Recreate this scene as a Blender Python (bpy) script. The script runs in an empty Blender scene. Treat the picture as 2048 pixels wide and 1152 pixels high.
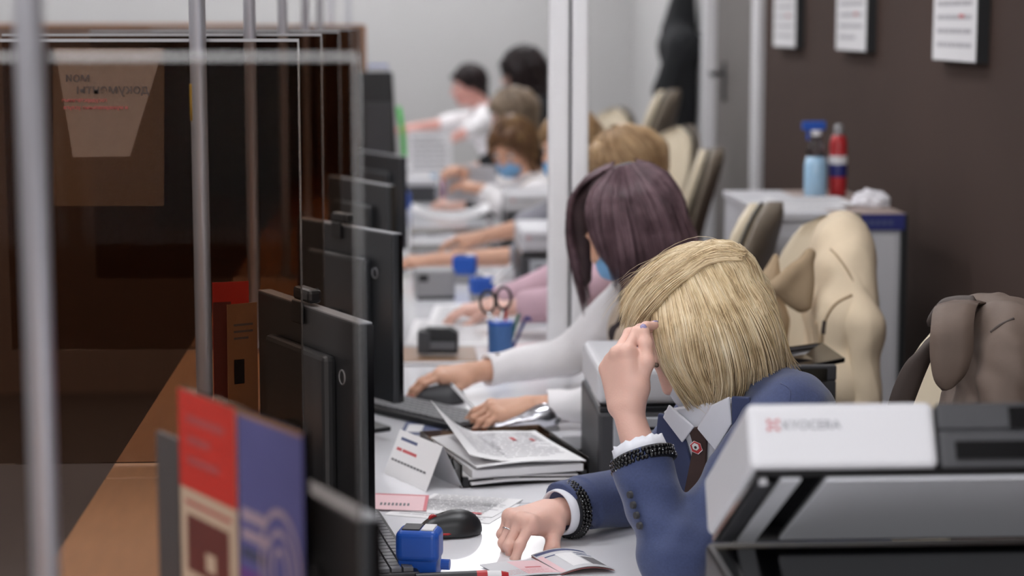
import bpy, bmesh, math, random
import numpy as np
import openvdb
from mathutils import Vector, Matrix

random.seed(7); RNG = np.random.default_rng(7)
C = bpy.context.scene.collection
SC = bpy.context.scene
PI = math.pi

# ------------------------------------------------------------------ camera, world, exposure, lamps
cam_d = bpy.data.cameras.new('camera'); cam = bpy.data.objects.new('camera', cam_d); C.objects.link(cam)
cam_d.sensor_width = 36.0
cam_d.lens = 36.0*4050/2048
cam.location = (0, 0, 1.65)
cam.rotation_euler = (math.radians(90-7.55), 0, math.radians(-3.16))
cam_d.clip_start = 0.05; cam_d.clip_end = 60
cam_d.dof.use_dof = True
cam_d.dof.focus_distance = 3.38
cam_d.dof.aperture_fstop = 2.9
SC.camera = cam

w = bpy.data.worlds.new('room_air'); SC.world = w; w.use_nodes = True
w.node_tree.nodes['Background'].inputs[0].default_value = (0.5, 0.52, 0.55, 1)
w.node_tree.nodes['Background'].inputs[1].default_value = 0.3

SC.cycles.transparent_max_bounces = 32
SC.view_settings.view_transform = 'Standard'
SC.view_settings.look = 'None'
SC.view_settings.gamma = 1.0
SC.view_settings.use_curve_mapping = False
SC.view_settings.exposure = 0.32
LAMP_POWER = 13.6
FILL_POWER = 6.0               # emission of the unseen fill panes added behind the camera            # emission of the ceiling panels

# ------------------------------------------------------------------ colour and materials
def lin(r, g, b):
    f = lambda c: (c/255/12.92) if c/255 <= 0.04045 else ((c/255+0.055)/1.055)**2.4
    return (f(r), f(g), f(b), 1.0)

MATS = {}
def mat(name, rgb, rough=0.5, metal=0.0, var=0.0, scale=40.0, bump=0.0, spec=0.5, sub=0.0, sheen=0.0, coat=0.0, bscale=None, stretch=None):
    m = bpy.data.materials.new(name); m.use_nodes = True
    nt = m.node_tree; b = nt.nodes['Principled BSDF']
    c = lin(*rgb)
    b.inputs['Base Color'].default_value = c
    b.inputs['Roughness'].default_value = rough
    b.inputs['Metallic'].default_value = metal
    b.inputs['Specular IOR Level'].default_value = spec
    if sub:
        b.inputs['Subsurface Weight'].default_value = sub
        b.inputs['Subsurface Radius'].default_value = (0.012, 0.005, 0.003)
        b.inputs['Subsurface Scale'].default_value = 1.0
    if sheen:
        b.inputs['Sheen Weight'].default_value = sheen; b.inputs['Sheen Roughness'].default_value = 0.5
    if coat:
        b.inputs['Coat Weight'].default_value = coat; b.inputs['Coat Roughness'].default_value = 0.08
    if var or bump:
        tc = nt.nodes.new('ShaderNodeTexCoord'); no = nt.nodes.new('ShaderNodeTexNoise')
        no.inputs['Scale'].default_value = scale; no.inputs['Detail'].default_value = 4
        src = tc.outputs['Object']
        if stretch:
            mp = nt.nodes.new('ShaderNodeMapping'); mp.inputs['Scale'].default_value = stretch
            nt.links.new(src, mp.inputs['Vector']); src = mp.outputs['Vector']
        nt.links.new(src, no.inputs['Vector'])
        if var:
            mx = nt.nodes.new('ShaderNodeMix'); mx.data_type = 'RGBA'
            mx.inputs['A'].default_value = tuple(max(0, v*(1-var)) for v in c[:3])+(1,)
            mx.inputs['B'].default_value = tuple(min(1, v*(1+var)) for v in c[:3])+(1,)
            nt.links.new(no.outputs['Fac'], mx.inputs['Factor'])
            nt.links.new(mx.outputs['Result'], b.inputs['Base Color'])
        if bump:
            n2 = no
            if bscale:
                n2 = nt.nodes.new('ShaderNodeTexNoise'); n2.inputs['Scale'].default_value = bscale; n2.inputs['Detail'].default_value = 5
                nt.links.new(src, n2.inputs['Vector'])
            bp = nt.nodes.new('ShaderNodeBump'); bp.inputs['Strength'].default_value = bump; bp.inputs['Distance'].default_value = 0.004
            nt.links.new(n2.outputs['Fac'], bp.inputs['Height']); nt.links.new(bp.outputs['Normal'], b.inputs['Normal'])
    MATS[name] = m
    return m

def glassy(name, tint, gloss=0.06, rough=0.03):
    """a thin clear or tinted sheet: straight-through transmission plus a fresnel gloss"""
    m = bpy.data.materials.new(name); m.use_nodes = True
    nt = m.node_tree; nt.nodes.remove(nt.nodes['Principled BSDF'])
    out = nt.nodes['Material Output']
    tr = nt.nodes.new('ShaderNodeBsdfTransparent'); tr.inputs[0].default_value = lin(*tint)
    gl = nt.nodes.new('ShaderNodeBsdfGlossy'); gl.inputs['Roughness'].default_value = rough
    fr = nt.nodes.new('ShaderNodeLayerWeight'); fr.inputs['Blend'].default_value = gloss
    mx = nt.nodes.new('ShaderNodeMixShader')
    nt.links.new(fr.outputs['Fresnel'], mx.inputs[0]); nt.links.new(tr.outputs[0], mx.inputs[1]); nt.links.new(gl.outputs[0], mx.inputs[2])
    nt.links.new(mx.outputs[0], out.inputs[0]); MATS[name] = m
    return m

def filmy(name, rgb, cover):
    """a translucent sheet: part of it diffuse, the rest see-through"""
    m = bpy.data.materials.new(name); m.use_nodes = True
    nt = m.node_tree; nt.nodes.remove(nt.nodes['Principled BSDF'])
    tr = nt.nodes.new('ShaderNodeBsdfTransparent'); df = nt.nodes.new('ShaderNodeBsdfDiffuse'); df.inputs[0].default_value = lin(*rgb)
    mx = nt.nodes.new('ShaderNodeMixShader'); mx.inputs[0].default_value = cover
    nt.links.new(tr.outputs[0], mx.inputs[1]); nt.links.new(df.outputs[0], mx.inputs[2]); nt.links.new(mx.outputs[0], nt.nodes['Material Output'].inputs[0])
    MATS[name] = m
    return m

def hair_mat(name, dark, mid, light, rough=0.38):
    """per-strand colour variation over the strand islands plus fine streaks"""
    m = bpy.data.materials.new(name); m.use_nodes = True
    nt = m.node_tree; b = nt.nodes['Principled BSDF']
    ge = nt.nodes.new('ShaderNodeNewGeometry'); rp = nt.nodes.new('ShaderNodeValToRGB')
    rp.color_ramp.elements[0].color = lin(*dark); rp.color_ramp.elements[1].color = lin(*light)
    e = rp.color_ramp.elements.new(0.45); e.color = lin(*mid)
    tc = nt.nodes.new('ShaderNodeTexCoord'); no = nt.nodes.new('ShaderNodeTexNoise')
    no.inputs['Scale'].default_value = 22; no.inputs['Detail'].default_value = 3
    nt.links.new(tc.outputs['Object'], no.inputs['Vector'])
    ad = nt.nodes.new('ShaderNodeMath'); ad.operation = 'MULTIPLY_ADD'; ad.inputs[1].default_value = 0.55
    sb = nt.nodes.new('ShaderNodeMath'); sb.operation = 'MULTIPLY_ADD'; sb.inputs[1].default_value = 1.1; sb.inputs[2].default_value = -0.32
    nt.links.new(no.outputs['Fac'], sb.inputs[0])
    nt.links.new(ge.outputs['Random Per Island'], ad.inputs[0]); nt.links.new(sb.outputs[0], ad.inputs[2])
    nt.links.new(ad.outputs[0], rp.inputs['Fac']); nt.links.new(rp.outputs['Color'], b.inputs['Base Color'])
    b.inputs['Roughness'].default_value = rough; b.inputs['Specular IOR Level'].default_value = 0.35
    MATS[name] = m
    return m

def lamp_mat(name, strength):
    m = bpy.data.materials.new(name); m.use_nodes = True
    nt = m.node_tree; nt.nodes.remove(nt.nodes['Principled BSDF'])
    e = nt.nodes.new('ShaderNodeEmission'); e.inputs[0].default_value = (0.965, 0.970, 1.0, 1); e.inputs[1].default_value = strength
    nt.links.new(e.outputs[0], nt.nodes['Material Output'].inputs[0]); MATS[name] = m
    return m

M = MATS
mat('wall_paint', (192, 191, 190), 0.8, var=0.03, scale=3)
mat('wall_white', (205, 203, 203), 0.7, var=0.02, scale=5)
mat('wall_brown', (71, 56, 50), 0.8, spec=0.2, var=0.10, scale=2.0, bump=0.05, bscale=200)
mat('ceiling_paint', (225, 225, 225), 0.9, var=0.02)
mat('floor_vinyl', (66, 53, 47), 0.6, var=0.15, scale=6)
mat('door_grey', (112, 106, 103), 0.5, var=0.08, scale=3)
mat('frame_white', (230, 229, 231), 0.45, var=0.02)
mat('joint_dark', (70, 70, 74), 0.6, var=0.05)
mat('desk_white', (224, 224, 228), 0.16, var=0.015, scale=4, spec=0.5)
mat('desk_edge', (190, 190, 193), 0.4, var=0.03)
mat('desk_brown', (140, 108, 84), 0.45, var=0.2, scale=14, stretch=(1, 8, 8))
mat('wood_counter', (156, 112, 78), 0.5, var=0.15, scale=10, stretch=(6, 1, 6))
mat('wood_dark', (112, 88, 75), 0.5, var=0.25, scale=8, stretch=(8, 8, 1))
mat('wood_edge', (170, 112, 66), 0.5, var=0.15, scale=12)
mat('chrome', (206, 206, 212), 0.2, metal=1.0, var=0.02)
mat('pole_metal', (196, 196, 202), 0.42, metal=0.7, var=0.02)
mat('black_plastic', (24, 25, 27), 0.4, var=0.12, scale=60)
mat('black_gloss', (9, 9, 11), 0.15, var=0.1, scale=20)
mat('dark_grey_plastic', (58, 58, 61), 0.5, var=0.08, scale=60)
mat('monitor_back', (44, 46, 49), 0.38, var=0.08, scale=30)
mat('monitor_edge', (150, 152, 156), 0.3, metal=0.3, var=0.03)
mat('screen_dark', (16, 20, 26), 0.1, var=0.05)
mat('grey_plastic', (150, 149, 150), 0.5, var=0.03)
mat('silver_pad', (225, 226, 230), 0.4, metal=0.0, var=0.03, scale=3)
mat('printer_white', (202, 201, 204), 0.42, var=0.012, scale=8)
mat('printer_grey', (172, 175, 180), 0.5, var=0.03)
mat('cream_leather', (214, 199, 172), 0.5, var=0.05, scale=20, bump=0.06, bscale=180)
mat('taupe_leather', (128, 116, 102), 0.5, var=0.06, scale=20, bump=0.06, bscale=180)
mat('piping_black', (22, 19, 18), 0.5, var=0.05)
mat('key_grey', (112, 112, 116), 0.5, var=0.05)
mat('paper', (228, 227, 228), 0.7, var=0.02, scale=15)
mat('paper_grey', (202, 202, 205), 0.7, var=0.03, scale=15)
mat('ink', (110, 108, 112), 0.7, var=0.1)
mat('ink_light', (176, 174, 178), 0.7, var=0.05)
mat('ink_red', (196, 96, 100), 0.7, var=0.08)
mat('ink_blue', (86, 94, 128), 0.7, var=0.08)
mat('pink_card', (224, 190, 194), 0.7, var=0.04)
mat('pink_edge', (205, 120, 128), 0.7, var=0.05)
mat('blue_plastic', (30, 84, 178), 0.35, var=0.08, scale=30)
mat('blue_dark', (38, 44, 112), 0.4, var=0.06)
mat('blue_mesh', (60, 98, 150), 0.5, var=0.3, scale=300)
mat('red_plastic', (178, 40, 44), 0.4, var=0.06)
mat('green_plastic', (40, 190, 60), 0.4, var=0.06)
mat('green_dark', (30, 96, 78), 0.4, var=0.06)
mat('magenta_plastic', (186, 70, 140), 0.4, var=0.06)
mat('yellow_tape', (150, 118, 30), 0.5, var=0.06)
mat('skin', (222, 178, 162), 0.5, var=0.07, scale=18, bump=0.12, bscale=260, sub=0.12)
mat('skin_warm', (212, 164, 138), 0.5, var=0.08, scale=18, bump=0.1, bscale=260, sub=0.12)
mat('skin_pink', (218, 160, 148), 0.5, var=0.08, scale=18, sub=0.1)
mat('nail_lavender', (150, 140, 178), 0.2, var=0.03)
mat('nail_red', (188, 34, 44), 0.2, var=0.03)
mat('eye_white', (228, 226, 224), 0.15, var=0.02)
mat('iris_brown', (70, 50, 40), 0.15, var=0.1)
mat('lip', (176, 104, 100), 0.45, var=0.06)
mat('brow_hair', (92, 72, 56), 0.6, var=0.2)
mat('jacket_navy', (58, 69, 106), 0.8, var=0.28, scale=260, bump=0.10, bscale=420, sheen=0.2)
mat('lapel_navy', (54, 64, 100), 0.8, var=0.10, scale=120, bump=0.10, bscale=420, sheen=0.2)
mat('lining_dark', (22, 24, 32), 0.8, var=0.1)
mat('shirt_white', (222, 223, 230), 0.75, var=0.03, scale=40)
mat('tie_brown', (66, 46, 42), 0.7, var=0.12, scale=60)
mat('blouse_white', (238, 235, 236), 0.8, var=0.03, scale=40, bump=0.1, bscale=300)
mat('vest_beige', (186, 168, 150), 0.85, var=0.06, scale=60, bump=0.1, bscale=300)
mat('scarf_dark', (44, 34, 36), 0.8, var=0.1)
mat('skirt_black', (26, 26, 30), 0.8, var=0.1)
mat('shoe_black', (20, 19, 20), 0.3, var=0.1)
mat('mask_blue', (128, 178, 222), 0.8, var=0.05, scale=60)
mat('mask_white', (220, 222, 228), 0.8, var=0.03, scale=60)
mat('pink_knit', (206, 172, 184), 0.85, var=0.06, scale=80)
mat('grey_knit', (150, 150, 158), 0.85, var=0.08, scale=80)
mat('black_cloth', (28, 29, 32), 0.85, var=0.12, scale=20)
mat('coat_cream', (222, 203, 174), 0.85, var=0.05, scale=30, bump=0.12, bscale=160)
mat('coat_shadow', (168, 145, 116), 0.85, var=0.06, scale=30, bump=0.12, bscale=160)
mat('coat_brown', (104, 88, 78), 0.7, var=0.12, scale=30, bump=0.15, bscale=60)
mat('coat_brown_lining', (70, 59, 54), 0.7, var=0.12, scale=30)
mat('bead_black', (14, 14, 16), 0.12, var=0.1)
mat('silver', (214, 214, 216), 0.15, metal=1.0, var=0.02)
mat('flyer_red', (226, 66, 58), 0.5, var=0.06, scale=12)
mat('flyer_cream', (226, 208, 188), 0.5, var=0.04, scale=12)
mat('flyer_maroon', (120, 66, 64), 0.5, var=0.15, scale=14)
mat('flyer_blue', (104, 110, 178), 0.5, var=0.10, scale=12)
mat('flyer_purple', (126, 84, 172), 0.5, var=0.10, scale=12)
mat('flyer_pale', (190, 176, 198), 0.5, var=0.06, scale=12)
mat('flyer_tan', (190, 150, 112), 0.5, var=0.08, scale=12)
mat('card_tan', (170, 130, 96), 0.6, var=0.08, scale=12)
mat('stand_grey', (92, 92, 96), 0.4, var=0.05)
mat('film_grey', (150, 132, 122), 0.6, var=0.04, scale=8)
mat('text_grey', (128, 128, 134), 0.5, var=0.03)
mat('text_dark', (52, 42, 42), 0.5, var=0.03)
mat('water_blue', (160, 196, 222), 0.15, var=0.1, spec=0.6)
mat('cabinet_top', (160, 142, 134), 0.5, var=0.06)
mat('tissue', (222, 220, 224), 0.8, var=0.03)
glassy('glass_tint', (231, 226, 222), 0.045)
glassy('glass_tint_dark', (214, 203, 194), 0.05)
glassy('glass_edge', (160, 150, 140), 0.5, 0.25)
filmy('film_clear', (150, 112, 80), 0.10)
filmy('paper_film', (180, 160, 148), 0.30)
glassy('smoky_plastic', (190, 170, 154), 0.30, 0.12)
glassy('clear_plastic', (225, 225, 228), 0.25, 0.06)
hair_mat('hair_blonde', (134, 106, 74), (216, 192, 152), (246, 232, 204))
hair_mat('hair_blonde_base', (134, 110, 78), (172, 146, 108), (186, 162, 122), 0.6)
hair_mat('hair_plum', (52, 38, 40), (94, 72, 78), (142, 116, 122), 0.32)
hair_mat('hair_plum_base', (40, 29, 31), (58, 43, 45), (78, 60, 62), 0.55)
hair_mat('hair_honey', (120, 90, 62), (168, 136, 100), (196, 166, 128))
hair_mat('hair_brown', (72, 50, 38), (116, 84, 60), (176, 142, 96))
hair_mat('hair_dark', (26, 20, 20), (42, 32, 32), (62, 50, 50))
hair_mat('hair_ash', (92, 78, 66), (134, 116, 98), (160, 142, 122))
lamp_mat('lamp_panel', LAMP_POWER)
lamp_mat('window_daylight', FILL_POWER)

# ------------------------------------------------------------------ object helpers
def link(name, me, m=None, parent=None, smooth=False):
    o = bpy.data.objects.new(name, me); C.objects.link(o)
    if m is not None and not me.materials: me.materials.append(M[m] if isinstance(m, str) else m)
    if parent is not None: o.parent = parent
    if smooth:
        me.polygons.foreach_set('use_smooth', [True]*len(me.polygons))
    return o

def thing(name, label, cat, loc=(0, 0, 0), rz=0, group=None):
    o = bpy.data.objects.new(name, None); C.objects.link(o)
    o.empty_display_size = 0.1; o.location = loc; o.rotation_euler = (0, 0, rz)
    o['label'] = label; o['category'] = cat
    if group: o['group'] = group
    return o

def tag(o, label, cat, group=None):
    o['label'] = label; o['category'] = cat
    if group: o['group'] = group
    return o

def struct(o): o['kind'] = 'structure'; return o

def dup(root, loc, rz, label=None, skip=()):
    r = root.copy(); C.objects.link(r); r.location = loc; r.rotation_euler = (0, 0, rz)
    if label: r['label'] = label
    for ch in list(root.children):
        c = ch.copy(); C.objects.link(c); c.parent = r
        for g in list(ch.children):
            d = g.copy(); C.objects.link(d); d.parent = c
    return r

def nrm(v): v = np.array(v, float); return v/np.linalg.norm(v)
def V(*a): return np.array(a, float)

class MB:
    """collects simple solids into one mesh"""
    def __init__(s): s.v = []; s.f = []; s.mi = []
    def add(s, verts, faces, mi=0):
        n = len(s.v); s.v += [tuple(map(float, p)) for p in verts]
        s.f += [tuple(i+n for i in f) for f in faces]; s.mi += [mi]*len(faces); return s
    def box(s, lo, hi, mi=0):
        x0, y0, z0 = lo; x1, y1, z1 = hi
        return s.add([(x0,y0,z0),(x1,y0,z0),(x1,y1,z0),(x0,y1,z0),(x0,y0,z1),(x1,y0,z1),(x1,y1,z1),(x0,y1,z1)],
                     [(0,3,2,1),(4,5,6,7),(0,1,5,4),(1,2,6,5),(2,3,7,6),(3,0,4,7)], mi)
    def obox(s, o, u, v, n, mi=0):
        """box from corner o along the three edge vectors u, v, n"""
        o, u, v, n = map(np.array, (o, u, v, n))
        P = [o, o+u, o+u+v, o+v, o+n, o+u+n, o+u+v+n, o+v+n]
        F = [(0,3,2,1),(4,5,6,7),(0,1,5,4),(1,2,6,5),(2,3,7,6),(3,0,4,7)]
        if np.dot(np.cross(u, v), n) < 0: F = [f[::-1] for f in F]
        return s.add(P, F, mi)
    def prism(s, poly, n, mi=0):
        """polygon (3-D points) extruded by vector n"""
        k = len(poly); P = [np.array(p, float) for p in poly]; n = np.array(n, float)
        a = sum(np.cross(P[i]-P[0], P[(i+1) % k]-P[0]) for i in range(k))
        if np.dot(a, n) > 0: P = P[::-1]
        Q = [p+n for p in P]
        return s.add(P+Q, [tuple(range(k)), tuple(range(2*k-1, k-1, -1))]+[(i, i+k, (i+1) % k+k, (i+1) % k) for i in range(k)], mi)
    def cyl(s, a, b, r0, r1=None, n=12, mi=0):
        r1 = r0 if r1 is None else r1
        a = np.array(a, float); b = np.array(b, float); d = nrm(b-a)
        u = nrm(np.cross(d, (0, 0, 1) if abs(d[2]) < .9 else (1, 0, 0))); w_ = np.cross(d, u)
        ring = lambda c, r: [c+r*(math.cos(2*PI*i/n)*u+math.sin(2*PI*i/n)*w_) for i in range(n)]
        return s.add(ring(a, r0)+ring(b, r1), [tuple(range(n))[::-1], tuple(range(n, 2*n))]+[(i, (i+1) % n, (i+1) % n+n, i+n) for i in range(n)], mi)
    def tube(s, path, r, n=8, mi=0, closed=False):
        P = [np.array(p, float) for p in path]; k = len(P); rr = r if hasattr(r, '__len__') else [r]*k
        vs = []; up = None
        for i in range(k):
            if closed: d = nrm(P[(i+1) % k]-P[i-1])
            else: d = nrm(P[min(i+1, k-1)]-P[max(i-1, 0)])
            if up is None: up = nrm(np.cross(d, (0, 0, 1) if abs(d[2]) < .9 else (1, 0, 0)))
            up = nrm(up-d*np.dot(up, d)); q = np.cross(d, up)
            vs += [P[i]+rr[i]*(math.cos(2*PI*j/n)*up+math.sin(2*PI*j/n)*q) for j in range(n)]
        F = []
        for i in range(k if closed else k-1):
            a = i*n; b = ((i+1) % k)*n
            F += [(a+j, a+(j+1) % n, b+(j+1) % n, b+j) for j in range(n)]
        if not closed: F += [tuple(range(n))[::-1], tuple(range((k-1)*n, k*n))]
        return s.add(vs, F, mi)
    def lathe(s, prof, c=(0, 0, 0), n=20, mi=0):
        vs = []; k = len(prof)
        for r, z in prof: vs += [(c[0]+r*math.cos(2*PI*j/n), c[1]+r*math.sin(2*PI*j/n), c[2]+z) for j in range(n)]
        F = []
        for i in range(k-1): F += [(i*n+j, i*n+(j+1) % n, (i+1)*n+(j+1) % n, (i+1)*n+j) for j in range(n)]
        F += [tuple(range(n))[::-1], tuple(range((k-1)*n, k*n))]
        return s.add(vs, F, mi)
    def ball(s, c, r, nu=10, nv=7, mi=0):
        r = r if hasattr(r, '__len__') else (r, r, r)
        vs = [(c[0], c[1], c[2]-r[2])]
        for i in range(1, nv):
            t = PI*i/nv
            vs += [(c[0]+r[0]*math.sin(t)*math.cos(2*PI*j/nu), c[1]+r[1]*math.sin(t)*math.sin(2*PI*j/nu), c[2]-r[2]*math.cos(t)) for j in range(nu)]
        vs.append((c[0], c[1], c[2]+r[2])); L = len(vs)-1
        F = [(0, 1+(j+1) % nu, 1+j) for j in range(nu)]
        for i in range(nv-2): F += [(1+i*nu+j, 1+i*nu+(j+1) % nu, 1+(i+1)*nu+(j+1) % nu, 1+(i+1)*nu+j) for j in range(nu)]
        F += [(L, 1+(nv-2)*nu+j, 1+(nv-2)*nu+(j+1) % nu) for j in range(nu)]
        return s.add(vs, F, mi)
    def mesh(s, name):
        me = bpy.data.meshes.new(name); me.from_pydata(s.v, [], s.f); me.polygons.foreach_set('material_index', s.mi); me.update()
        return me
    def build(s, name, m, parent=None, bevel=0.0, smooth=False, seg=2):
        me = s.mesh(name)
        for mm in (m if isinstance(m, (list, tuple)) else [m]): me.materials.append(M[mm])
        o = link(name, me, None, parent, smooth)
        if bevel:
            b = o.modifiers.new('edge', 'BEVEL'); b.width = bevel; b.segments = seg; b.limit_method = 'ANGLE'; b.angle_limit = math.radians(40)
        return o

def quick(lo, hi, name, m, parent=None, bevel=0.0): return MB().box(lo, hi).build(name, m, parent, bevel)

def text_mesh(name, body, size, frame, m, parent, extrude=0.0004, mirror=False, align='LEFT', shear=0.0):
    """flat lettering; frame = origin, right vector, up vector"""
    cu = bpy.data.curves.new(name+'_glyphs', 'FONT'); cu.body = body; cu.size = size; cu.extrude = extrude; cu.align_x = align; cu.shear = shear
    to = bpy.data.objects.new(name+'_glyphs', cu); C.objects.link(to)
    bpy.context.view_layer.update()
    me = bpy.data.meshes.new_from_object(to.evaluated_get(bpy.context.evaluated_depsgraph_get()))
    bpy.data.objects.remove(to); bpy.data.curves.remove(cu)
    o_, r_, u_ = frame; r_ = nrm(r_); u_ = nrm(u_); n_ = np.cross(r_, u_)
    if mirror: r_ = -r_
    T = Matrix(((r_[0], u_[0], n_[0], o_[0]), (r_[1], u_[1], n_[1], o_[1]), (r_[2], u_[2], n_[2], o_[2]), (0, 0, 0, 1)))
    me.transform(T); me.name = name
    me.materials.clear(); me.materials.append(M[m])
    return link(name, me, None, parent)

def sheet(name, o, u, v, mats, rects=(), parent=None, thick=0.0006, curl=None):
    """paper: a thin slab with flat print on its face; rects in 0..1 sheet coordinates with a material index; curl(s, t) lifts it"""
    o = np.array(o, float); u = np.array(u, float); v = np.array(v, float); n = nrm(np.cross(u, v))
    mb = MB(); K = 10 if curl else 1
    def pt(s_, t_, h): return o+u*s_+v*t_+n*(h+(curl(s_, t_) if curl else 0))
    P = []; F = []
    for h in (0, thick):
        for i in range(K+1):
            for j in range(K+1): P.append(pt(i/K, j/K, h))
    N = (K+1)**2
    for i in range(K):
        for j in range(K):
            a = i*(K+1)+j; b = a+K+1
            F.append((a, a+1, b+1, b)); F.append((N+a, N+b, N+b+1, N+a+1))
    E = [i*(K+1) for i in range(K+1)]+[K*(K+1)+j for j in range(1, K+1)]+[i*(K+1)+K for i in range(K-1, -1, -1)]+[j for j in range(K-1, 0, -1)]
    for i in range(len(E)):
        a, b = E[i], E[(i+1) % len(E)]; F.append((a, b, b+N, a+N))
    mb.add(P, F, 0)
    for k, (s0, t0, s1, t1, mi) in enumerate(rects):
        h = thick+0.00025+0.00002*k
        S = max(1, int(round((s1-s0)*K))) if curl else 1
        T_ = max(1, int(round((t1-t0)*K))) if curl else 1
        for a in range(S):
            for b in range(T_):
                q = [(s0+(s1-s0)*(a+da)/S, t0+(t1-t0)*(b+db)/T_) for da, db in ((0, 0), (1, 0), (1, 1), (0, 1))]
                mb.add([pt(x, y, h) for x, y in q], [(0, 1, 2, 3)], mi)
    return mb.build(name, mats, parent)

def print_lines(x0, x1, y0, y1, n, mi, seed=0, fill=0.55):
    """rows of word-like dashes"""
    r = random.Random(seed); out = []
    for k in range(n):
        yy = y0+(y1-y0)*(k+0.2)/n; hh = (y1-y0)/n*fill*0.6; x = x0
        end = x1-(x1-x0)*(0.35*r.random() if r.random() < .3 else 0)
        while x < end-0.01:
            wd = min(end-x, (x1-x0)*(0.05+0.12*r.random())); out.append((x, yy, x+wd, yy+hh, mi)); x += wd+(x1-x0)*0.018
    return out

# ------------------------------------------------------------------ sculpting: signed-distance solids blended into one skin
class Sculpt:
    def __init__(s): s.p = []
    def cone(s, a, b, r1, r2=None, k=0.02, op='u', flat=(False, False)):
        a = V(*a); b = V(*b); r2 = r1 if r2 is None else r2; ba = b-a; L2 = float(ba@ba)+1e-12; L = L2**.5
        def f(q):
            t = (q-a)@ba/L2; tc = np.clip(t, 0, 1)
            d = np.sqrt(((q-a-tc[..., None]*ba)**2).sum(-1))-(r1+(r2-r1)*tc)
            if flat[0]: d = np.maximum(d, -t*L)
            if flat[1]: d = np.maximum(d, (t-1)*L)
            return d
        s.p.append((f, op, k)); return s
    def ell(s, c, r, R=None, k=0.02, op='u'):
        c = V(*c); r = V(*r); R = np.eye(3) if R is None else np.array(R, float)
        def f(q):
            l = (q-c)@R; k0 = np.sqrt(((l/r)**2).sum(-1))+1e-9; k1 = np.sqrt(((l/r**2)**2).sum(-1))+1e-9
            return k0*(k0-1)/k1
        s.p.append((f, op, k)); return s
    def box(s, c, h, R=None, rnd=0.01, k=0.01, op='u'):
        c = V(*c); h = V(*h); R = np.eye(3) if R is None else np.array(R, float)
        def f(q):
            l = np.abs((q-c)@R)-(h-rnd)
            return np.sqrt((np.maximum(l, 0)**2).sum(-1))+np.minimum(l.max(-1), 0)-rnd
        s.p.append((f, op, k)); return s
    def plane(s, p, n, k=0.004):
        p = V(*p); n = nrm(n)
        s.p.append((lambda q: (q-p)@n, 'i', k)); return s
    def warp(s, fn):
        s.p.append((fn, 'w', 0)); return s
    def bounds_eval(s, q):
        d = np.full(q.shape[:-1], 1e3, np.float32); per = []
        for f, op, k in s.p:
            e = f(q).astype(np.float32); per.append(e); d = s.comb(d, e, op, k)
        return d, per
    @staticmethod
    def comb(d, e, op, k):
        k = max(k, 1e-5)
        if op == 'u': h = np.maximum(k-np.abs(d-e), 0)/k; return np.minimum(d, e)-h*h*k*.25
        if op == 's': e = -e
        if op == 'w': return d+e
        h = np.maximum(k-np.abs(d-e), 0)/k; return np.maximum(d, e)+h*h*k*.25
    def mesh(s, lo, hi, vox):
        lo = np.array(lo, float); hi = np.array(hi, float); B = 8
        nb = np.ceil((hi-lo)/(vox*B)).astype(int)+1
        ii = np.stack(np.meshgrid(*[np.arange(n) for n in nb], indexing='ij'), -1).reshape(-1, 3)
        cen = (lo+(ii*B+(B-1)/2)*vox).astype(np.float32); R = vox*B*0.87
        d, per = s.bounds_eval(cen)
        near = np.abs(d) < R*1.7+0.004
        bg = vox*3
        g = openvdb.FloatGrid(bg)
        for i in ii[(~near) & (d < 0)]:
            a = tuple(int(x) for x in i*B); g.fill(a, tuple(x+B-1 for x in a), -bg, True)
        idx = np.nonzero(near)[0]
        off = np.stack(np.meshgrid(*[np.arange(B)]*3, indexing='ij'), -1).reshape(-1, 3)
        CH = 1500
        for c0 in range(0, len(idx), CH):
            sel = idx[c0:c0+CH]
            q = (lo+(ii[sel][:, None, :]*B+off[None])*vox).astype(np.float32)
            dd = np.full(q.shape[:2], 1.0, np.float32)
            for (f, op, k), e in zip(s.p, per):
                es = e[sel]
                if op == 'u': w_ = es-R*1.6 < k+0.01
                elif op == 's': w_ = es-R*1.6 < k+0.01
                else: w_ = np.ones(len(sel), bool)
                if not w_.any(): continue
                if w_.all(): dd = s.comb(dd, f(q).astype(np.float32), op, k)
                else: dd[w_] = s.comb(dd[w_], f(q[w_]).astype(np.float32), op, k)
            dd = np.clip(dd, -bg, bg).reshape(-1, B, B, B)
            for j, i in enumerate(sel):
                g.copyFromArray(dd[j], ijk=tuple(int(x) for x in ii[i]*B))
        P, Q = g.convertToQuads(0.0)
        P = np.array(P)*vox+lo
        Q = np.array(Q)
        # outward winding
        a, b, c = P[Q[:, 0]], P[Q[:, 1]], P[Q[:, 2]]; e_ = P[Q[:, 3]]
        vol = (np.einsum('ij,ij->i', a, np.cross(b, c))+np.einsum('ij,ij->i', a, np.cross(c, e_))).sum()
        if vol < 0: Q = Q[:, ::-1]
        return P, Q
    def build(s, name, m, parent, lo, hi, vox, relax=1):
        P, Q = s.mesh(lo, hi, vox)
        me = bpy.data.meshes.new(name)
        me.vertices.add(len(P)); me.vertices.foreach_set('co', P.astype(np.float32).ravel())
        me.loops.add(Q.size); me.loops.foreach_set('vertex_index', Q.astype(np.int32).ravel())
        me.polygons.add(len(Q)); me.polygons.foreach_set('loop_start', np.arange(0, Q.size, 4, dtype=np.int32))
        me.polygons.foreach_set('loop_total', np.full(len(Q), 4, np.int32))
        me.update(calc_edges=True); me.validate()
        return link(name, me, m, parent, True)

def local_box(pts, pad):
    A = np.array(pts); return A.min(0)-pad, A.max(0)+pad

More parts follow.
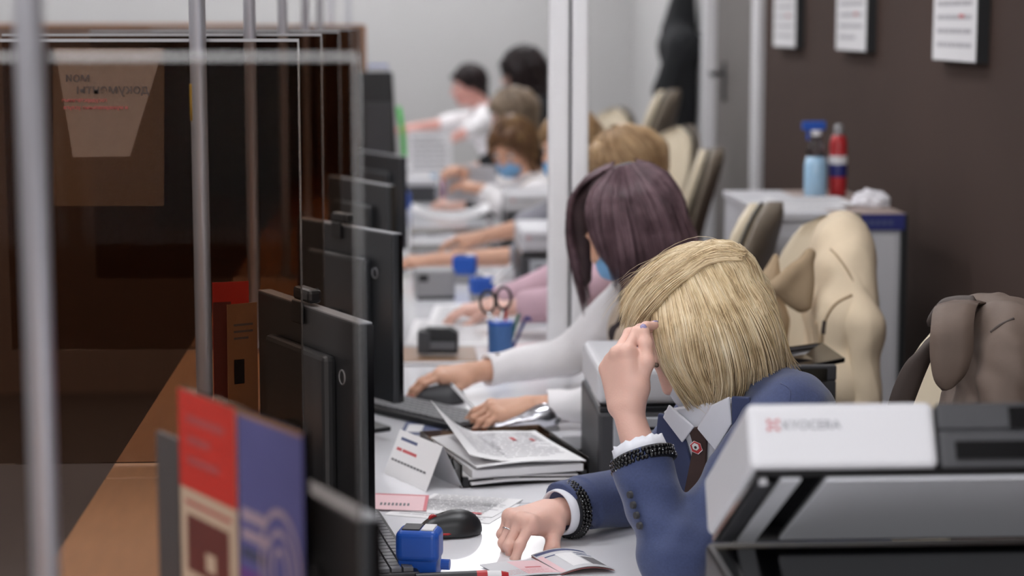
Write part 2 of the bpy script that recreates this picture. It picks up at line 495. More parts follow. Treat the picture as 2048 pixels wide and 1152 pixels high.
def folds(amp, freq, seed=0, direc=None):
    """soft cloth wrinkles as a displacement of the distance"""
    r = np.random.default_rng(seed); W = [(nrm(r.normal(size=3))*freq*r.uniform(.6, 1.6), r.uniform(0, 6.28)) for _ in range(5)]
    def fn(q):
        s_ = 0
        for k_, ph in W: s_ = s_+np.sin(q@k_+ph+1.5*np.sin(q@(k_[[1, 2, 0]]*.45)))
        return (amp/3*s_).astype(np.float32)
    return fn

# ------------------------------------------------------------------ hands
FL = {'index': (.041, .024, .019), 'middle': (.045, .027, .020), 'ring': (.041, .025, .019), 'pinky': (.032, .019, .017)}
FB = {'index': (.086, .024), 'middle': (.089, .004), 'ring': (.083, -.015), 'pinky': (.074, -.031)}
FR = {'index': .0088, 'middle': .0089, 'ring': .0084, 'pinky': .0074}
def hand(S, wrist, f, n, side, curls, thumb, spread=(.10, .02, -.05, -.14), s=1.0, fat=1.0):
    """adds a palm, four jointed fingers and a thumb to sculpt S; f to the fingers, n out of the back of the hand.
    Returns the nails as (tip, direction, normal, radius)."""
    w_ = V(*wrist); f = nrm(f); n = nrm(V(*n)-f*np.dot(n, f)); t = np.cross(n, f) if side == 'R' else np.cross(f, n)
    nails = []
    for i, nm in enumerate(('index', 'middle', 'ring', 'pinky')):
        a, lat = FB[nm]; r = FR[nm]*s*fat
        base = w_+f*(a*s)+t*(lat*s)+n*(.002*s if nm in ('index', 'middle') else -.002*s)
        S.cone(w_+f*.012*s+t*(lat*.55*s), base-n*.002*s, .0155*s*fat, .0118*s*fat, k=.014)
        S.cone(w_+f*.03*s+t*(lat*.7*s)-n*.010*s, base-n*.010*s-f*.006*s, .0115*s*fat, .0100*s*fat, k=.014)
        S.ell(base+n*.003*s, (r*1.12,)*3, k=.007)
        ang = 0; p = base; d0 = nrm(f+t*spread[i]); rr = r
        for j in range(3):
            ang += curls[i][j]; d = d0*math.cos(ang)-n*math.sin(ang)
            q = p+d*FL[nm][j]*s
            S.cone(p, q, rr, rr*.90, k=.0035); 
            if j < 2: S.ell(q, (rr*.97,)*3, k=.004)
            p = q; rr *= .90
        nn = n*math.cos(ang)+d0*math.sin(ang)
        nails.append((p-d*.002*s, d, nn, rr))
        if nm == 'ring': hand.ring = (base+d0*math.cos(curls[i][0])*FL[nm][0]*s*.45-n*math.sin(curls[i][0])*FL[nm][0]*s*.45, nrm(d0*math.cos(curls[i][0])-n*math.sin(curls[i][0])), r)
    (b0, dirs) = thumb
    p = w_+f*b0[0]*s+t*b0[1]*s+n*b0[2]*s
    S.cone(w_+f*.006*s+t*.008*s-n*.006*s, p, .016*s*fat, .0150*s*fat, k=.014)
    S.cone(p, w_+f*.06*s+t*.016*s-n*.008*s, .0125*s*fat, .0105*s*fat, k=.016)
    rr = .0128*s*fat
    for j, (dl, L) in enumerate(zip(dirs, (.040, .030, .022))):
        d = nrm(f*dl[0]+t*dl[1]+n*dl[2]); q = p+d*L*s
        r2 = rr*.84; S.cone(p, q, rr, r2, k=.006); S.ell(q, (r2*1.02,)*3, k=.004); p = q; rr = r2
    nn = nrm(t*.8+n*.8-d*np.dot(t*.8+n*.8, d)); nails.append((p-d*.002*s, d, nn, rr))
    return nails

def add_nails(nails, m, parent, name='fingernail', lift=0.62):
    for c, d, n, r in nails:
        mb = MB(); mb.ball((0, 0, 0), (r*1.25, r*.78, r*.45), 10, 6)
        y = np.cross(n, d); A = np.column_stack([d, y, n]); o_ = c+n*r*lift+d*r*.35
        me = mb.mesh(name); me.transform(Matrix([list(A[i])+[o_[i]] for i in range(3)]+[[0, 0, 0, 1]]))
        link(name, me, m, parent, True)

# ------------------------------------------------------------------ heads: local x = own left, y = forward, z = up
def head_frame(fwd, up):
    y = nrm(fwd); z = nrm(V(*up)-y*np.dot(up, y)); x = np.cross(y, z); return np.column_stack([x, y, z])   # columns; x is to the person's right
def head(S, c, R, s=1.0):
    c = V(*c); T = lambda x, y, z: c+R@V(x*s, y*s, z*s)
    S.ell(T(0, -.016, .028), (.073*s, .090*s, .084*s), R, k=.02)
    S.ell(T(0, .020, -.038), (.059*s, .068*s, .076*s), R, k=.04)
    S.ell(T(0, .062, -.092), (.021*s, .018*s, .017*s), R, k=.03)
    for sg in (-1, 1):
        S.ell(T(sg*.040, .052, -.028), (.022*s, .020*s, .020*s), R, k=.025)
        S.cone(T(sg*.014, .083, .020), T(sg*.046, .070, .020), .0085*s, .007*s, k=.012)
        S.ell(T(sg*.032, .091, .000), (.016*s, .012*s, .011*s), R, k=.014, op='s')
        S.ell(T(sg*.074, -.008, -.012), (.009*s, .019*s, .031*s), R, k=.006)
        S.ell(T(sg*.079, -.004, -.010), (.005*s, .010*s, .018*s), R, k=.004, op='s')
    S.cone(T(0, .082, .010), T(0, .104, -.028), .008*s, .0115*s, k=.012)
    for sg in (-1, 1): S.ell(T(sg*.011, .096, -.032), (.008*s, .009*s, .007*s), R, k=.008)
    S.ell(T(0, .083, -.058), (.023*s, .010*s, .006*s), R, k=.008)
    S.ell(T(0, .081, -.069), (.020*s, .010*s, .007*s), R, k=.008)
    return T
def face_parts(T, R, s, parent, iris='iris_brown', lips=True):
    A = Matrix([list(R[i])+[0] for i in range(3)]+[[0, 0, 0, 1]])
    def put(name, m, c, r):
        me = MB().ball((0, 0, 0), [x*s for x in r], 10, 7).mesh(name); p = T(*c)
        me.transform(Matrix.Translation(p) @ A); return link(name, me, m, parent, True)
    for sg in (-1, 1):
        e = put('eye', 'eye_white', (sg*.032, .076, .000), (.0125, .0115, .0105))
        put('iris', iris, (sg*.032, .0845, -.002), (.0055, .0035, .0055)).parent = e
        put('eyebrow', 'brow_hair', (sg*.032, .087, .022), (.017, .004, .0032))
    if lips: put('lips', 'lip', (0, .0885, -.063), (.020, .006, .0095))

def mask_part(T, R, s, m, parent, lift=1.0):
    """pleated face mask over nose, mouth and chin"""
    S = Sculpt(); c = T(0, 0, 0)
    S.ell(T(0, .030, -.058), (.066*s, .074*s, .060*s), R, k=.02)
    S.cone(T(0, .090, -.020), T(0, .098, -.060), .020*s, .018*s, k=.03)
    S.plane(T(0, 0, -.012), R@V(0, .12, 1), .004); S.plane(T(0, .0, -.115), R@V(0, -.15, -1), .004)
    S.plane(T(0, .018, 0), R@V(0, -1, 0), .004)
    for z in (-.045, -.065, -.085):
        S.warp((lambda zz: (lambda q: (.0012*np.sin(np.clip(((q-c)@R[:, 2]-zz)/.006, -1.57, 1.57))).astype(np.float32)))(z*s))
    o = S.build('face_mask', m, parent, c-.16*s, c+.16*s, .0035)
    mb = MB()
    for sg in (-1, 1):
        for z0, z1 in ((-.022, -.004), (-.098, -.030)):
            mb.tube([T(sg*.058, .040, z0), T(sg*.072, .012, (z0+z1)/2), T(sg*.080, -.014, z1)], .0014, 5)
    mb.build('ear_loop', 'mask_white', o, smooth=True)
    return o

# ------------------------------------------------------------------ hair strands along guide curves
def catmull(P, n):
    P = np.array(P, float); P = np.vstack([2*P[0]-P[1], P, 2*P[-1]-P[-2]]); m_ = len(P)-3; out = []
    for t in np.linspace(0, m_-1e-6, n):
        i = int(t); u = t-i; a, b, c, d = P[i:i+4]
        out.append(.5*((2*b)+(-a+c)*u+(2*a-5*b+4*c-d)*u*u+(-a+3*b-3*c+d)*u**3))
    return np.array(out)
def push_out(base, p, off):
    """moves points that lie inside a sculpt out to its surface plus off"""
    for _ in range(3):
        d, _x = base.bounds_eval(p.astype(np.float32)); g = np.zeros_like(p); e = 2e-3
        for k in range(3):
            q = p.copy(); q[..., k] += e; g[..., k] = (base.bounds_eval(q.astype(np.float32))[0]-d)/e
        g /= np.linalg.norm(g, axis=-1)[..., None]+1e-9
        p = p+g*np.maximum(off-d, 0)[..., None]
    return p
def snap(base, pts, off):
    p = np.array(pts, float)
    for _ in range(5):
        d, _x = base.bounds_eval(p.astype(np.float32)); g = np.zeros_like(p); e = 2e-3
        for k in range(3):
            q = p.copy(); q[..., k] += e; g[..., k] = (base.bounds_eval(q.astype(np.float32))[0]-d)/e
        g /= np.linalg.norm(g, axis=-1)[..., None]+1e-9
        p = p+g*(off-d)[..., None]
    return p
def strands(groups, name, m, parent, n_seg=12, seed=1, base=None, lift=.0015):
    """groups: (guides list, count, radius, jitter, frizz); strands interpolate neighbouring guides and taper to their ends"""
    r = np.random.default_rng(seed); mb_v = []; mb_f = []
    for guides, count, rad, jit, friz, *free in groups:
        G = np.array([catmull(g, n_seg) for g in guides]); K = len(G); NC = max(3, int(count/14)); CO = r.normal(size=(NC, 3))*jit*1.3; CL = r.uniform(.88, 1.0, NC)
        for _ in range(count):
            ci = r.integers(NC); u = np.clip((ci+.5+r.normal()*.42)/NC, 0, .9999)*(K-1); i = min(int(u), K-2) if K > 1 else 0; a = u-i
            p = G[i]*(1-a)+G[i+1]*a if K > 1 else G[0].copy()
            o1 = r.normal(size=3)*jit*.6; o2 = CO[ci]+r.normal(size=3)*jit*.55
            tt = np.linspace(0, 1, n_seg)[:, None]
            p = p+o1*(.35+.3*tt)+o2*tt**1.5*1.0
            if friz: p = p+np.cumsum(r.normal(size=p.shape)*friz, 0)*tt
            if base is not None and not free: p = push_out(base, p, lift*r.uniform(.3, 3.0))
            L0 = r.uniform(0, .06); L1 = CL[ci]*r.uniform(.93, 1.0)
            q = np.stack([np.interp(np.linspace(L0, L1, n_seg), tt[:, 0], p[:, k]) for k in range(3)], 1)
            d = np.gradient(q, axis=0); d /= np.linalg.norm(d, axis=1)[:, None]+1e-9
            ax = r.normal(size=3); e1 = np.cross(d, ax); e1 /= np.linalg.norm(e1, axis=1)[:, None]+1e-9; e2 = np.cross(d, e1)
            rr = (rad*r.uniform(.6, 1.3)*np.minimum(1, 1.15-tt**3))
            ring = np.stack([q+rr*e1, q+rr*(-.5*e1+.866*e2), q+rr*(-.5*e1-.866*e2)], 1).reshape(-1, 3)
            b0 = len(mb_v); mb_v.extend(map(tuple, ring))
            for j in range(n_seg-1):
                for k in range(3):
                    a0 = b0+j*3+k; a1 = b0+j*3+(k+1) % 3
                    mb_f.append((a0, a1, a1+3, a0+3))
    me = bpy.data.meshes.new(name); me.from_pydata(mb_v, [], mb_f); me.update()
    return link(name, me, m, parent, True)

# ------------------------------------------------------------------ seated people
def body(S, J, g=1.0):
    """skin figure from the joints J (dict of points); g scales the girth"""
    u = lambda a, b, r1, r2=None, k=.03: S.cone(J[a] if isinstance(a, str) else a, J[b] if isinstance(b, str) else b, r1*g, None if r2 is None else r2*g, k=k)
    side = nrm(V(*J['shL'])-V(*J['shR'])); pel = V(*J['pelvis']); wa = V(*J['waist']); ch = V(*J['chest']); nb = V(*J['neck'])
    hs = nrm(V(*J['hipL'])-V(*J['hipR']))
    u('hipL', 'hipR', .105, .105); u(wa-side*.045, wa+side*.045, .088); u(ch-side*.07, ch+side*.07, .092, k=.07)
    u((pel+wa)/2-hs*.05, (pel+wa)/2+hs*.05, .092, k=.07); u((wa+ch)/2-side*.05, (wa+ch)/2+side*.05, .088, k=.07)
    u('shL', 'shR', .050, k=.06); u(ch, nb, .075, .05, k=.07)
    u('neck', J['skull'], .050, .047, k=.03)
    for s_ in 'LR':
        u('sh'+s_, 'el'+s_, .046, .036); u('el'+s_, 'wr'+s_, .036, .0245, k=.02)
        u('hip'+s_, 'kn'+s_, .085, .058, k=.04); u('kn'+s_, 'an'+s_, .054, .036, k=.02)
        an = V(*J['an'+s_]); kn = V(*J['kn'+s_]); fw = nrm(V(kn[0]-V(*J['hip'+s_])[0], kn[1]-V(*J['hip'+s_])[1], 0))
        S.cone(an+V(0, 0, -.045)-fw*.03, an+V(0, 0, -.055)+fw*.15, .034, .024, k=.03)

def seat_legs(J, y0, x, spread=.09, knx=-.43):
    """hips, knees and feet of someone sitting facing -X at (x, y0)"""
    for s_, sg in (('L', -1), ('R', 1)):
        J['hip'+s_] = (x, y0+sg*.085, .575); J['kn'+s_] = (x+knx, y0+sg*(spread+.02), .59); J['an'+s_] = (x+knx+.05, y0+sg*(spread+.02), .105)
    J['pelvis'] = (x, y0, .59)

def clothes_legs(S, J, g=1.12):
    S.cone(J['hipL'], J['hipR'], .118, .118)
    S.cone(J['hipL'], J['knL'], .100, .070, k=.05); S.cone(J['hipR'], J['knR'], .100, .070, k=.05)
    for s_ in 'LR': S.cone(J['kn'+s_], V(*J['an'+s_])+V(0, 0, .05), .066, .052, k=.03, flat=(False, True))

def shoes(J, parent):
    for s_ in 'LR':
        an = V(*J['an'+s_]); S = Sculpt(); fw = V(-1, 0, 0)
        S.cone(an+V(0, 0, -.055)-fw*.04, an+V(0, 0, -.068)+fw*.16, .042, .030, k=.02)
        S.box(an+V(-.06, 0, -.092), (.12, .04, .012), rnd=.008, k=.01)
        S.plane(an+V(0, 0, -.03), (-.2, 0, 1))
        S.build('shoe', 'shoe_black', parent, an+V(-.26, -.09, -.13), an+V(.12, .09, .04), .007)

def top_garment(S, J, t, sleeves=(0.0, .93), g=1.0, sl=1.0, kk=.06):
    """garment body and sleeves offset from the figure by t; sleeves stop at a fraction of the forearm"""
    side = nrm(V(*J['shL'])-V(*J['shR'])); pel = V(*J['pelvis']); wa = V(*J['waist']); ch = V(*J['chest']); nb = V(*J['neck'])
    hs = nrm(V(*J['hipL'])-V(*J['hipR']))
    S.cone(pel-hs*.08+V(0, 0, .03), pel+hs*.08+V(0, 0, .03), .110*g+t, k=.05)
    S.cone((pel+wa)/2-hs*.055, (pel+wa)/2+hs*.055, .094*g+t, k=kk)
    S.cone(wa-side*.05, wa+side*.05, .088*g+t, k=kk); S.cone((wa+ch)/2-side*.055, (wa+ch)/2+side*.055, .090*g+t, k=kk)
    S.cone(ch-side*.075, ch+side*.075, .092*g+t, k=kk); S.cone(J['shL'], J['shR'], .052+t, k=kk); S.cone(ch, nb, .08+t, .05+t*.6, k=kk)
    for s_ in 'LR':
        el = V(*J['el'+s_]); wr = V(*J['wr'+s_])
        S.cone(J['sh'+s_], el, .049*sl+t, .041*sl+t, k=.035)
        S.cone(el, el+(wr-el)*sleeves[1], .041*sl+t, .032*sl+t, k=.02, flat=(False, True))

# ------------------------------------------------------------------ the room
WX, DOOR0, DOOR1, FARY = 1.62, 9.12, 10.52, 14.2
struct(quick((-4.2, -3.0, -0.1), (2.2, FARY+.2, 0.0), 'floor', 'floor_vinyl'))
struct(quick((-4.2, -3.0, 3.0), (2.2, FARY+.2, 3.1), 'ceiling', 'ceiling_paint'))
struct(quick((-4.2, FARY, 0), (2.2, FARY+.2, 3.0), 'wall_far', 'wall_paint'))
struct(quick((-4.2, -3.2, 0), (2.2, -3.0, 3.0), 'wall_back', 'wall_white'))
struct(quick((-4.4, -3.2, 0), (-4.2, FARY+.2, 3.0), 'wall_left', 'wall_white'))
wr = MB(); wr.box((WX, -3.0, 0), (WX+.2, DOOR0-.09, 3.0)); struct(wr.build('wall_right', 'wall_brown'))
wr2 = MB(); wr2.box((WX, DOOR1+.10, 0), (WX+.2, FARY, 3.0)); wr2.box((WX, DOOR0-.09, 2.62), (WX+.2, DOOR1+.10, 3.0))
struct(wr2.build('wall_right_far', 'wall_paint'))
struct(quick((WX-.02, -3.0, 0), (WX, DOOR0-.09, .08), 'baseboard_right', 'dark_grey_plastic'))
struct(quick((-4.2, FARY-.02, 0), (WX, FARY, .08), 'baseboard_far', 'dark_grey_plastic'))
# framed glowing panes added out of view behind the camera as frontal fill light
for i, xx in enumerate((-3.3, -1.75, -.2)):
    wn = struct(quick((xx+.05, -3.002, .95), (xx+1.40, -2.99, 2.45), 'window_%d' % (i+1), 'window_daylight'))
    fr = MB(); fr.box((xx, -3.0, .90), (xx+.05, -2.96, 2.5)); fr.box((xx+1.40, -3.0, .90), (xx+1.45, -2.96, 2.5)); fr.box((xx, -3.0, .90), (xx+1.45, -2.96, .95)); fr.box((xx, -3.0, 2.45), (xx+1.45, -2.96, 2.5)); fr.box((xx+.70, -3.0, .95), (xx+.75, -2.97, 2.45))
    fr.build('window_frame', 'frame_white', wn)
# door with white jambs in the right wall
j = MB(); j.box((WX-.035, DOOR0-.13, 0), (WX+.1, DOOR0, 2.66), 0); struct(j.build('trim_1', 'frame_white', None, .006))
j = MB(); j.box((WX-.035, DOOR1, 0), (WX+.1, DOOR1+.14, 2.66), 0); struct(j.build('trim_2', 'frame_white', None, .006))
j = MB(); j.box((WX-.035, DOOR0, 2.56), (WX+.1, DOOR1, 2.66), 0); struct(j.build('trim_3', 'frame_white', None, .006))
door = struct(quick((WX+.02, DOOR0+.005, .01), (WX+.065, DOOR1-.005, 2.555), 'door_1', 'door_grey', None, .004))
h = MB(); h.box((WX+.008, DOOR1-.34, .96+.28), (WX+.02, DOOR1-.29, 1.16+.28)); h.build('handle_plate', 'black_plastic', door, .003)
h = MB(); h.tube([(WX+.015, DOOR1-.315, 1.38), (WX-.045, DOOR1-.315, 1.38), (WX-.055, DOOR1-.33, 1.38), (WX-.055, DOOR1-.44, 1.375)], .011, 8)
h.build('door_lever', 'black_plastic', door, smooth=True)

# ceiling lamps: square panels recessed in the ceiling
k = 0
for yy in (-1.4, 1.2, 3.8, 6.4, 9.0, 11.5, 13.2):
    for xx in (-2.6, -.9, .55):
        L = thing('ceiling_light', 'square white lamp panel recessed in the office ceiling', 'lamp', (xx, yy, 3.0), 0, 'ceiling lamp panels above the picture')
        f_ = MB(); f_.box((-.36, -.36, -.02), (.36, -.30, 0)); f_.box((-.36, .30, -.02), (.36, .36, 0)); f_.box((-.36, -.30, -.02), (-.30, .30, 0)); f_.box((.30, -.30, -.02), (.36, .30, 0))
        f_.build('frame', 'frame_white', L)
        MB().box((-.30, -.30, -.012), (.30, .30, -.002)).build('diffuser', 'lamp_panel', L)
        k += 1

# floor-to-ceiling white partition post between the second and the third desk
po = thing('partition_post', 'white full-height double post behind the plum-haired woman', 'post', (0, 0, 0))
MB().box((.386, 5.24, 0), (.438, 5.31, 3.0)).build('profile', 'frame_white', po, .008)
MB().box((.445, 5.24, 0), (.489, 5.31, 3.0)).build('profile', 'frame_white', po, .008)
MB().box((.432, 5.26, 0), (.452, 5.29, 3.0)).build('joint', 'joint_dark', po)

# desks
desk_spec = [(1.30, 2.13, 'nearest white desk, below the picture\'s lower edge'), (2.13, 3.71, 'white desk under the blonde woman\'s hands'), (3.71, 4.95, 'white desk of the plum-haired woman, with the chrome stapler'),
             (4.95, 5.75, 'white desk with the blue pen cup and the tape dispenser'), (5.75, 6.97, 'white desk with the pale grey box'), (6.97, 8.36, 'white desk with the stacked clear trays'), (8.36, 9.4, 'far white desk with the tall black computer'),
             (9.4, 10.6, 'far white desk with the small clear bottle'), (10.6, 11.9, 'furthest white desk near the grey wall')]
prn = {1: (2.14, .75, 'nearest'), 2: (3.92, .645, 'second'), 4: (6.56, .645, 'third'), 5: (7.95, .645, 'fourth')}
for i, (y0, y1, lab) in enumerate(desk_spec):
    d = thing('office_desk', lab, 'desk', (0, y0, 0), 0, 'desks in a row along the counter')
    a1 = y1-y0-.004
    t_ = MB(); t_.box((-.24, 0, .722), (.345, a1, .75)); 
    if i in prn:
        q = prn[i][0]-y0; t_.box((.345, q+.395, .722), (.50, a1, .75))
        if q > .05: t_.box((.345, 0, .722), (.50, q-.012, .75))
    else: t_.box((.345, 0, .722), (.50, a1, .75))
    t_.build('desktop', 'desk_white', d)
    MB().box((-.22, .02, 0), (-.19, a1-.02, .722)).build('modesty_panel', 'desk_edge', d)
    MB().box((-.19, .02, 0), (.34, .045, .722)).build('side_panel', 'desk_edge', d)
    if i in prn:
        py, ht, nm = prn[i]
        p_ = thing('printer_cabinet', 'low white cabinet under the %s printer' % nm, 'cabinet', (.67, py+.2, 0))
        MB().box((-.315, -.19, .0), (.17, .19, ht-.03)).build('carcass', 'desk_edge', p_)
        MB().box((-.318, -.195, ht-.03), (.18, .195, ht)).build('top', 'desk_white', p_, .003)
        MB().box((-.305, -.196, .05), (.16, -.19, ht-.05)).build('door', 'desk_white', p_, .002)

# visitors' counter and glass screens on the left
co = thing('counter_shelf', 'long wooden visitors\' counter behind the glass screens', 'counter', (0, 0, 0))
for y0 in (1.4, 3.0, 4.2, 5.4, 6.6, 7.8):
    y1 = {1.4: 2.99}.get(y0, y0+1.19)
    MB().box((-.445, y0, .94), (-.250, y1, .97)).build('board', 'wood_counter', co, .003)
MB().box((-.43, 1.4, 0), (-.40, 8.93, .94)).build('front_panel', 'wood_dark', co)
sc_lab = ['blurred tinted glass screen nearest the lens', 'tinted glass screen with the mirrored notice on it', 'third tinted glass screen in the row', 'fourth tinted glass screen in the row', 'fifth tinted glass screen in the row', 'sixth tinted glass screen, last before the wooden panel']
po_lab = ['thick blurred chrome pole at the left edge', 'second chrome pole with a yellow tape band', 'third chrome pole, counting from the left', 'fourth chrome pole, counting from the left', 'fifth chrome pole, counting from the left', 'sixth chrome pole, counting from the left', 'seventh chrome pole, last but one on the right', 'rightmost and furthest chrome pole']
scr = [(1.70, -.036), (3.06, -.152), (4.15, -.159), (5.32, -.157), (6.6, -.157), (7.8, -.157)]
for i, (yy, xr) in enumerate(scr):
    g_ = thing('glass_screen', sc_lab[i], 'screen', (0, yy, 0), 0, 'glass screens between the counter places')
    xl = -.80 if i else -.62
    MB().box((xl, .014, .975), (xr, .022, 1.617)).build('pane', 'glass_tint' if i == 0 else 'glass_tint_dark', g_)
    MB().box((xl, .013, 1.617), (xr, .023, 1.6215)).build('top_edge', 'grey_plastic' if i else 'glass_edge', g_)
    MB().box((xr-.001, .0135, .975), (xr+.0015, .0225, 1.6215)).build('side_edge', 'glass_edge', g_)
for i, (yy, xx) in enumerate([(1.70, -.3045), (3.06, -.3000), (4.15, -.302), (5.32, -.302), (6.6, -.302), (7.8, -.302), (9.04, -.302), (10.9, -.27)]):
    p_ = thing('chrome_pole', po_lab[i], 'pole', (xx, yy, 0), 0, 'chrome poles along the counter')
    z0 = .97 if yy < 8.9 else 0
    MB().cyl((0, 0, z0+.012), (0, 0, 3.0), .0125 if i else .0120, None, 20).build('tube', 'pole_metal', p_, smooth=True)
    MB().cyl((0, 0, z0), (0, 0, z0+.012), .03, None, 20).build('base_plate', 'chrome', p_)
    if i == 1: MB().cyl((-.004, 0, 1.50), (-.004, 0, 1.555), .0098, None, 20).build('tape_band', 'yellow_tape', p_, smooth=True)
# brown end panel closing the row, wood edge to the right
ep = thing('wooden_end_panel', 'tall dark brown wooden panel closing the row of screens', 'panel', (0, 0, 0))
MB().box((-2.1, 8.98, 0), (-.16, 9.02, 1.62)).build('board', 'wood_dark', ep)
MB().box((-.16, 8.976, 0), (-.147, 9.024, 1.625)).build('edge_strip', 'wood_edge', ep)
MB().box((-2.1, 8.976, 1.62), (-.16, 9.024, 1.628)).build('top_strip', 'wood_edge', ep)
bp = thing('brown_partition', 'dark brown half-height partition behind the visitors\' side', 'partition', (0, 0, 0))
MB().box((-4.15, 10.2, 0), (-.75, 10.25, 1.622)).build('board', 'wood_dark', bp)
MB().box((-4.15, 10.195, 1.622), (-.75, 10.255, 1.63)).build('top_strip', 'wood_edge', bp)

# ------------------------------------------------------------------ chairs
def back_surface(front, t, W, z0, z1, rake, name, m, parent, belly=.03):
    """upholstered shell of a rounded chair back: outline widest below the middle, round at the top"""
    nu, nv = 15, 19; P = []; F = []
    def half(v):   # half width along the height
        top = math.sqrt(max(0, 1-max(0, (v-.62)/.38)**2)) if v > .62 else 1
        return W*(.80+.20*math.sin(min(1, v/.62)*PI/2))*top
    for side in (0, 1):
        for j in range(nv+1):
            v = j/nv; z = z0+(z1-z0)*v; hw = max(.012, half(v))
            for i in range(nu+1):
                u = -1+2*i/nu; e = (1-abs(u)**4)*(1-max(0, (v-.75)/.25)**4)*(1-max(0, (.08-v)/.08)**2)
                x = rake*v+front+(.035*(u*u))*-1+belly*math.sin(v*PI*1.3)*-.5
                x += (-t if side == 0 else t)*(.25+.75*max(0, e)**.5)*.5
                P.append((x, u*hw, z))
    N = (nu+1)*(nv+1)
    for j in range(nv):
        for i in range(nu):
            a = j*(nu+1)+i; b = a+1; c = a+nu+2; d = a+nu+1
            F.append((a, d, c, b)); F.append((N+a, N+b, N+c, N+d))
    E = list(range(nu+1))+[j*(nu+1)+nu for j in range(1, nv+1)]+[nv*(nu+1)+i for i in range(nu-1, -1, -1)]+[j*(nu+1) for j in range(nv-1, 0, -1)]
    for i in range(len(E)):
        a, b = E[i], E[(i+1) % len(E)]; F.append((a, b, b+N, a+N))
    mb = MB(); mb.add(P, F); return mb.build(name, m, parent, smooth=True), half

def make_chair(label, loc, rz, group):
    t = thing('office_chair', label, 'chair', loc, rz, group)
    z0, z1, rake = .56, 1.17, .12
    back_surface(.195, .055, .215, z0, z1, rake, 'back_cushion', 'cream_leather', t)
    back_surface(.242, .030, .219, z0-.02, z1+.006, rake, 'back_shell', 'taupe_leather', t)
    W = .217
    def half(v):
        top = math.sqrt(max(0, 1-max(0, (v-.62)/.38)**2)) if v > .62 else 1
        return max(.012, W*(.80+.20*math.sin(min(1, v/.62)*PI/2))*top)
    path = []
    for sg in (-1, 1):
        vs = np.linspace(0, 1, 26) if sg < 0 else np.linspace(1, 0, 26)[1:]
        for v in vs: path.append((rake*v+.222-.035-.015*math.sin(v*PI*1.3), sg*half(v), z0+(z1-z0)*v))
    MB().tube(path, .0055, 6).build('piping', 'piping_black', t, smooth=True)
    S = MB(); S.box((-.26, -.235, .44), (.22, .235, .52)); S.build('seat', 'cream_leather', t, .035, True, 4)
    MB().box((-.22, -.20, .41), (.20, .20, .442)).build('seat_pan', 'black_plastic', t, .01)
    MB().tube([(.08, 0, .42), (.26, 0, .44), (.285, 0, .56), (.275, 0, .74)], .022, 8).build('back_bracket', 'chrome', t, smooth=True)
    for sg in (-1, 1):
        MB().tube([(.10, sg*.24, .46), (.10, sg*.285, .50), (.10, sg*.29, .66), (-.10, sg*.29, .675), (-.14, sg*.285, .62), (-.12, sg*.25, .47)], .012, 8).build('armrest', 'chrome', t, smooth=True)
    MB().cyl((0, 0, .10), (0, 0, .41), .028, None, 14).build('gas_column', 'black_plastic', t)
    b = MB(); 
    for q in range(5):
        a = 2*PI*q/5; b.tube([(0, 0, .115), (.30*math.cos(a), .30*math.sin(a), .075)], [.026, .018], 8)
    b.build('star_base', 'chrome', t, smooth=True)
    for q in range(5):
        a = 2*PI*q/5; x, y = .30*math.cos(a), .30*math.sin(a)
        MB().cyl((x-.012*math.sin(a), y+.012*math.cos(a), .03), (x+.012*math.sin(a), y-.012*math.cos(a), .03), .030, None, 12).build('castor', 'black_plastic', t)
    return t
CH = 'cream leather office chairs'
ch0 = make_chair('cream office chair with a brown-grey jacket over its back, nearest', (.685, 3.42, -.04), math.radians(4), CH)
for loc, rz, lab in [((.72, 4.66, .02), 12, 'cream office chair draped with a beige trench coat'),
                     ((.69, 5.60, -.02), -20, 'cream chair with dark piping seen just right of the blonde woman\'s head'),
                     ((.835, 7.56, .0), -10, 'cream chair with taupe shell in front of the white door jamb'),
                     ((.92, 8.62, .02), 20, 'cream chair back seen from the front beside the black coat'),
                     ((.95, 9.85, .0), -17, 'furthest chair, its taupe shell against the grey wall'),
                     ((.92, 10.95, .0), 30, 'low cream chair back peeping over the honey-blond head')]:
    c_ = dup(ch0, loc, math.radians(rz), lab)
    if 'furthest chair, its' in lab: c_.scale = (1.1, 1, 1.12)

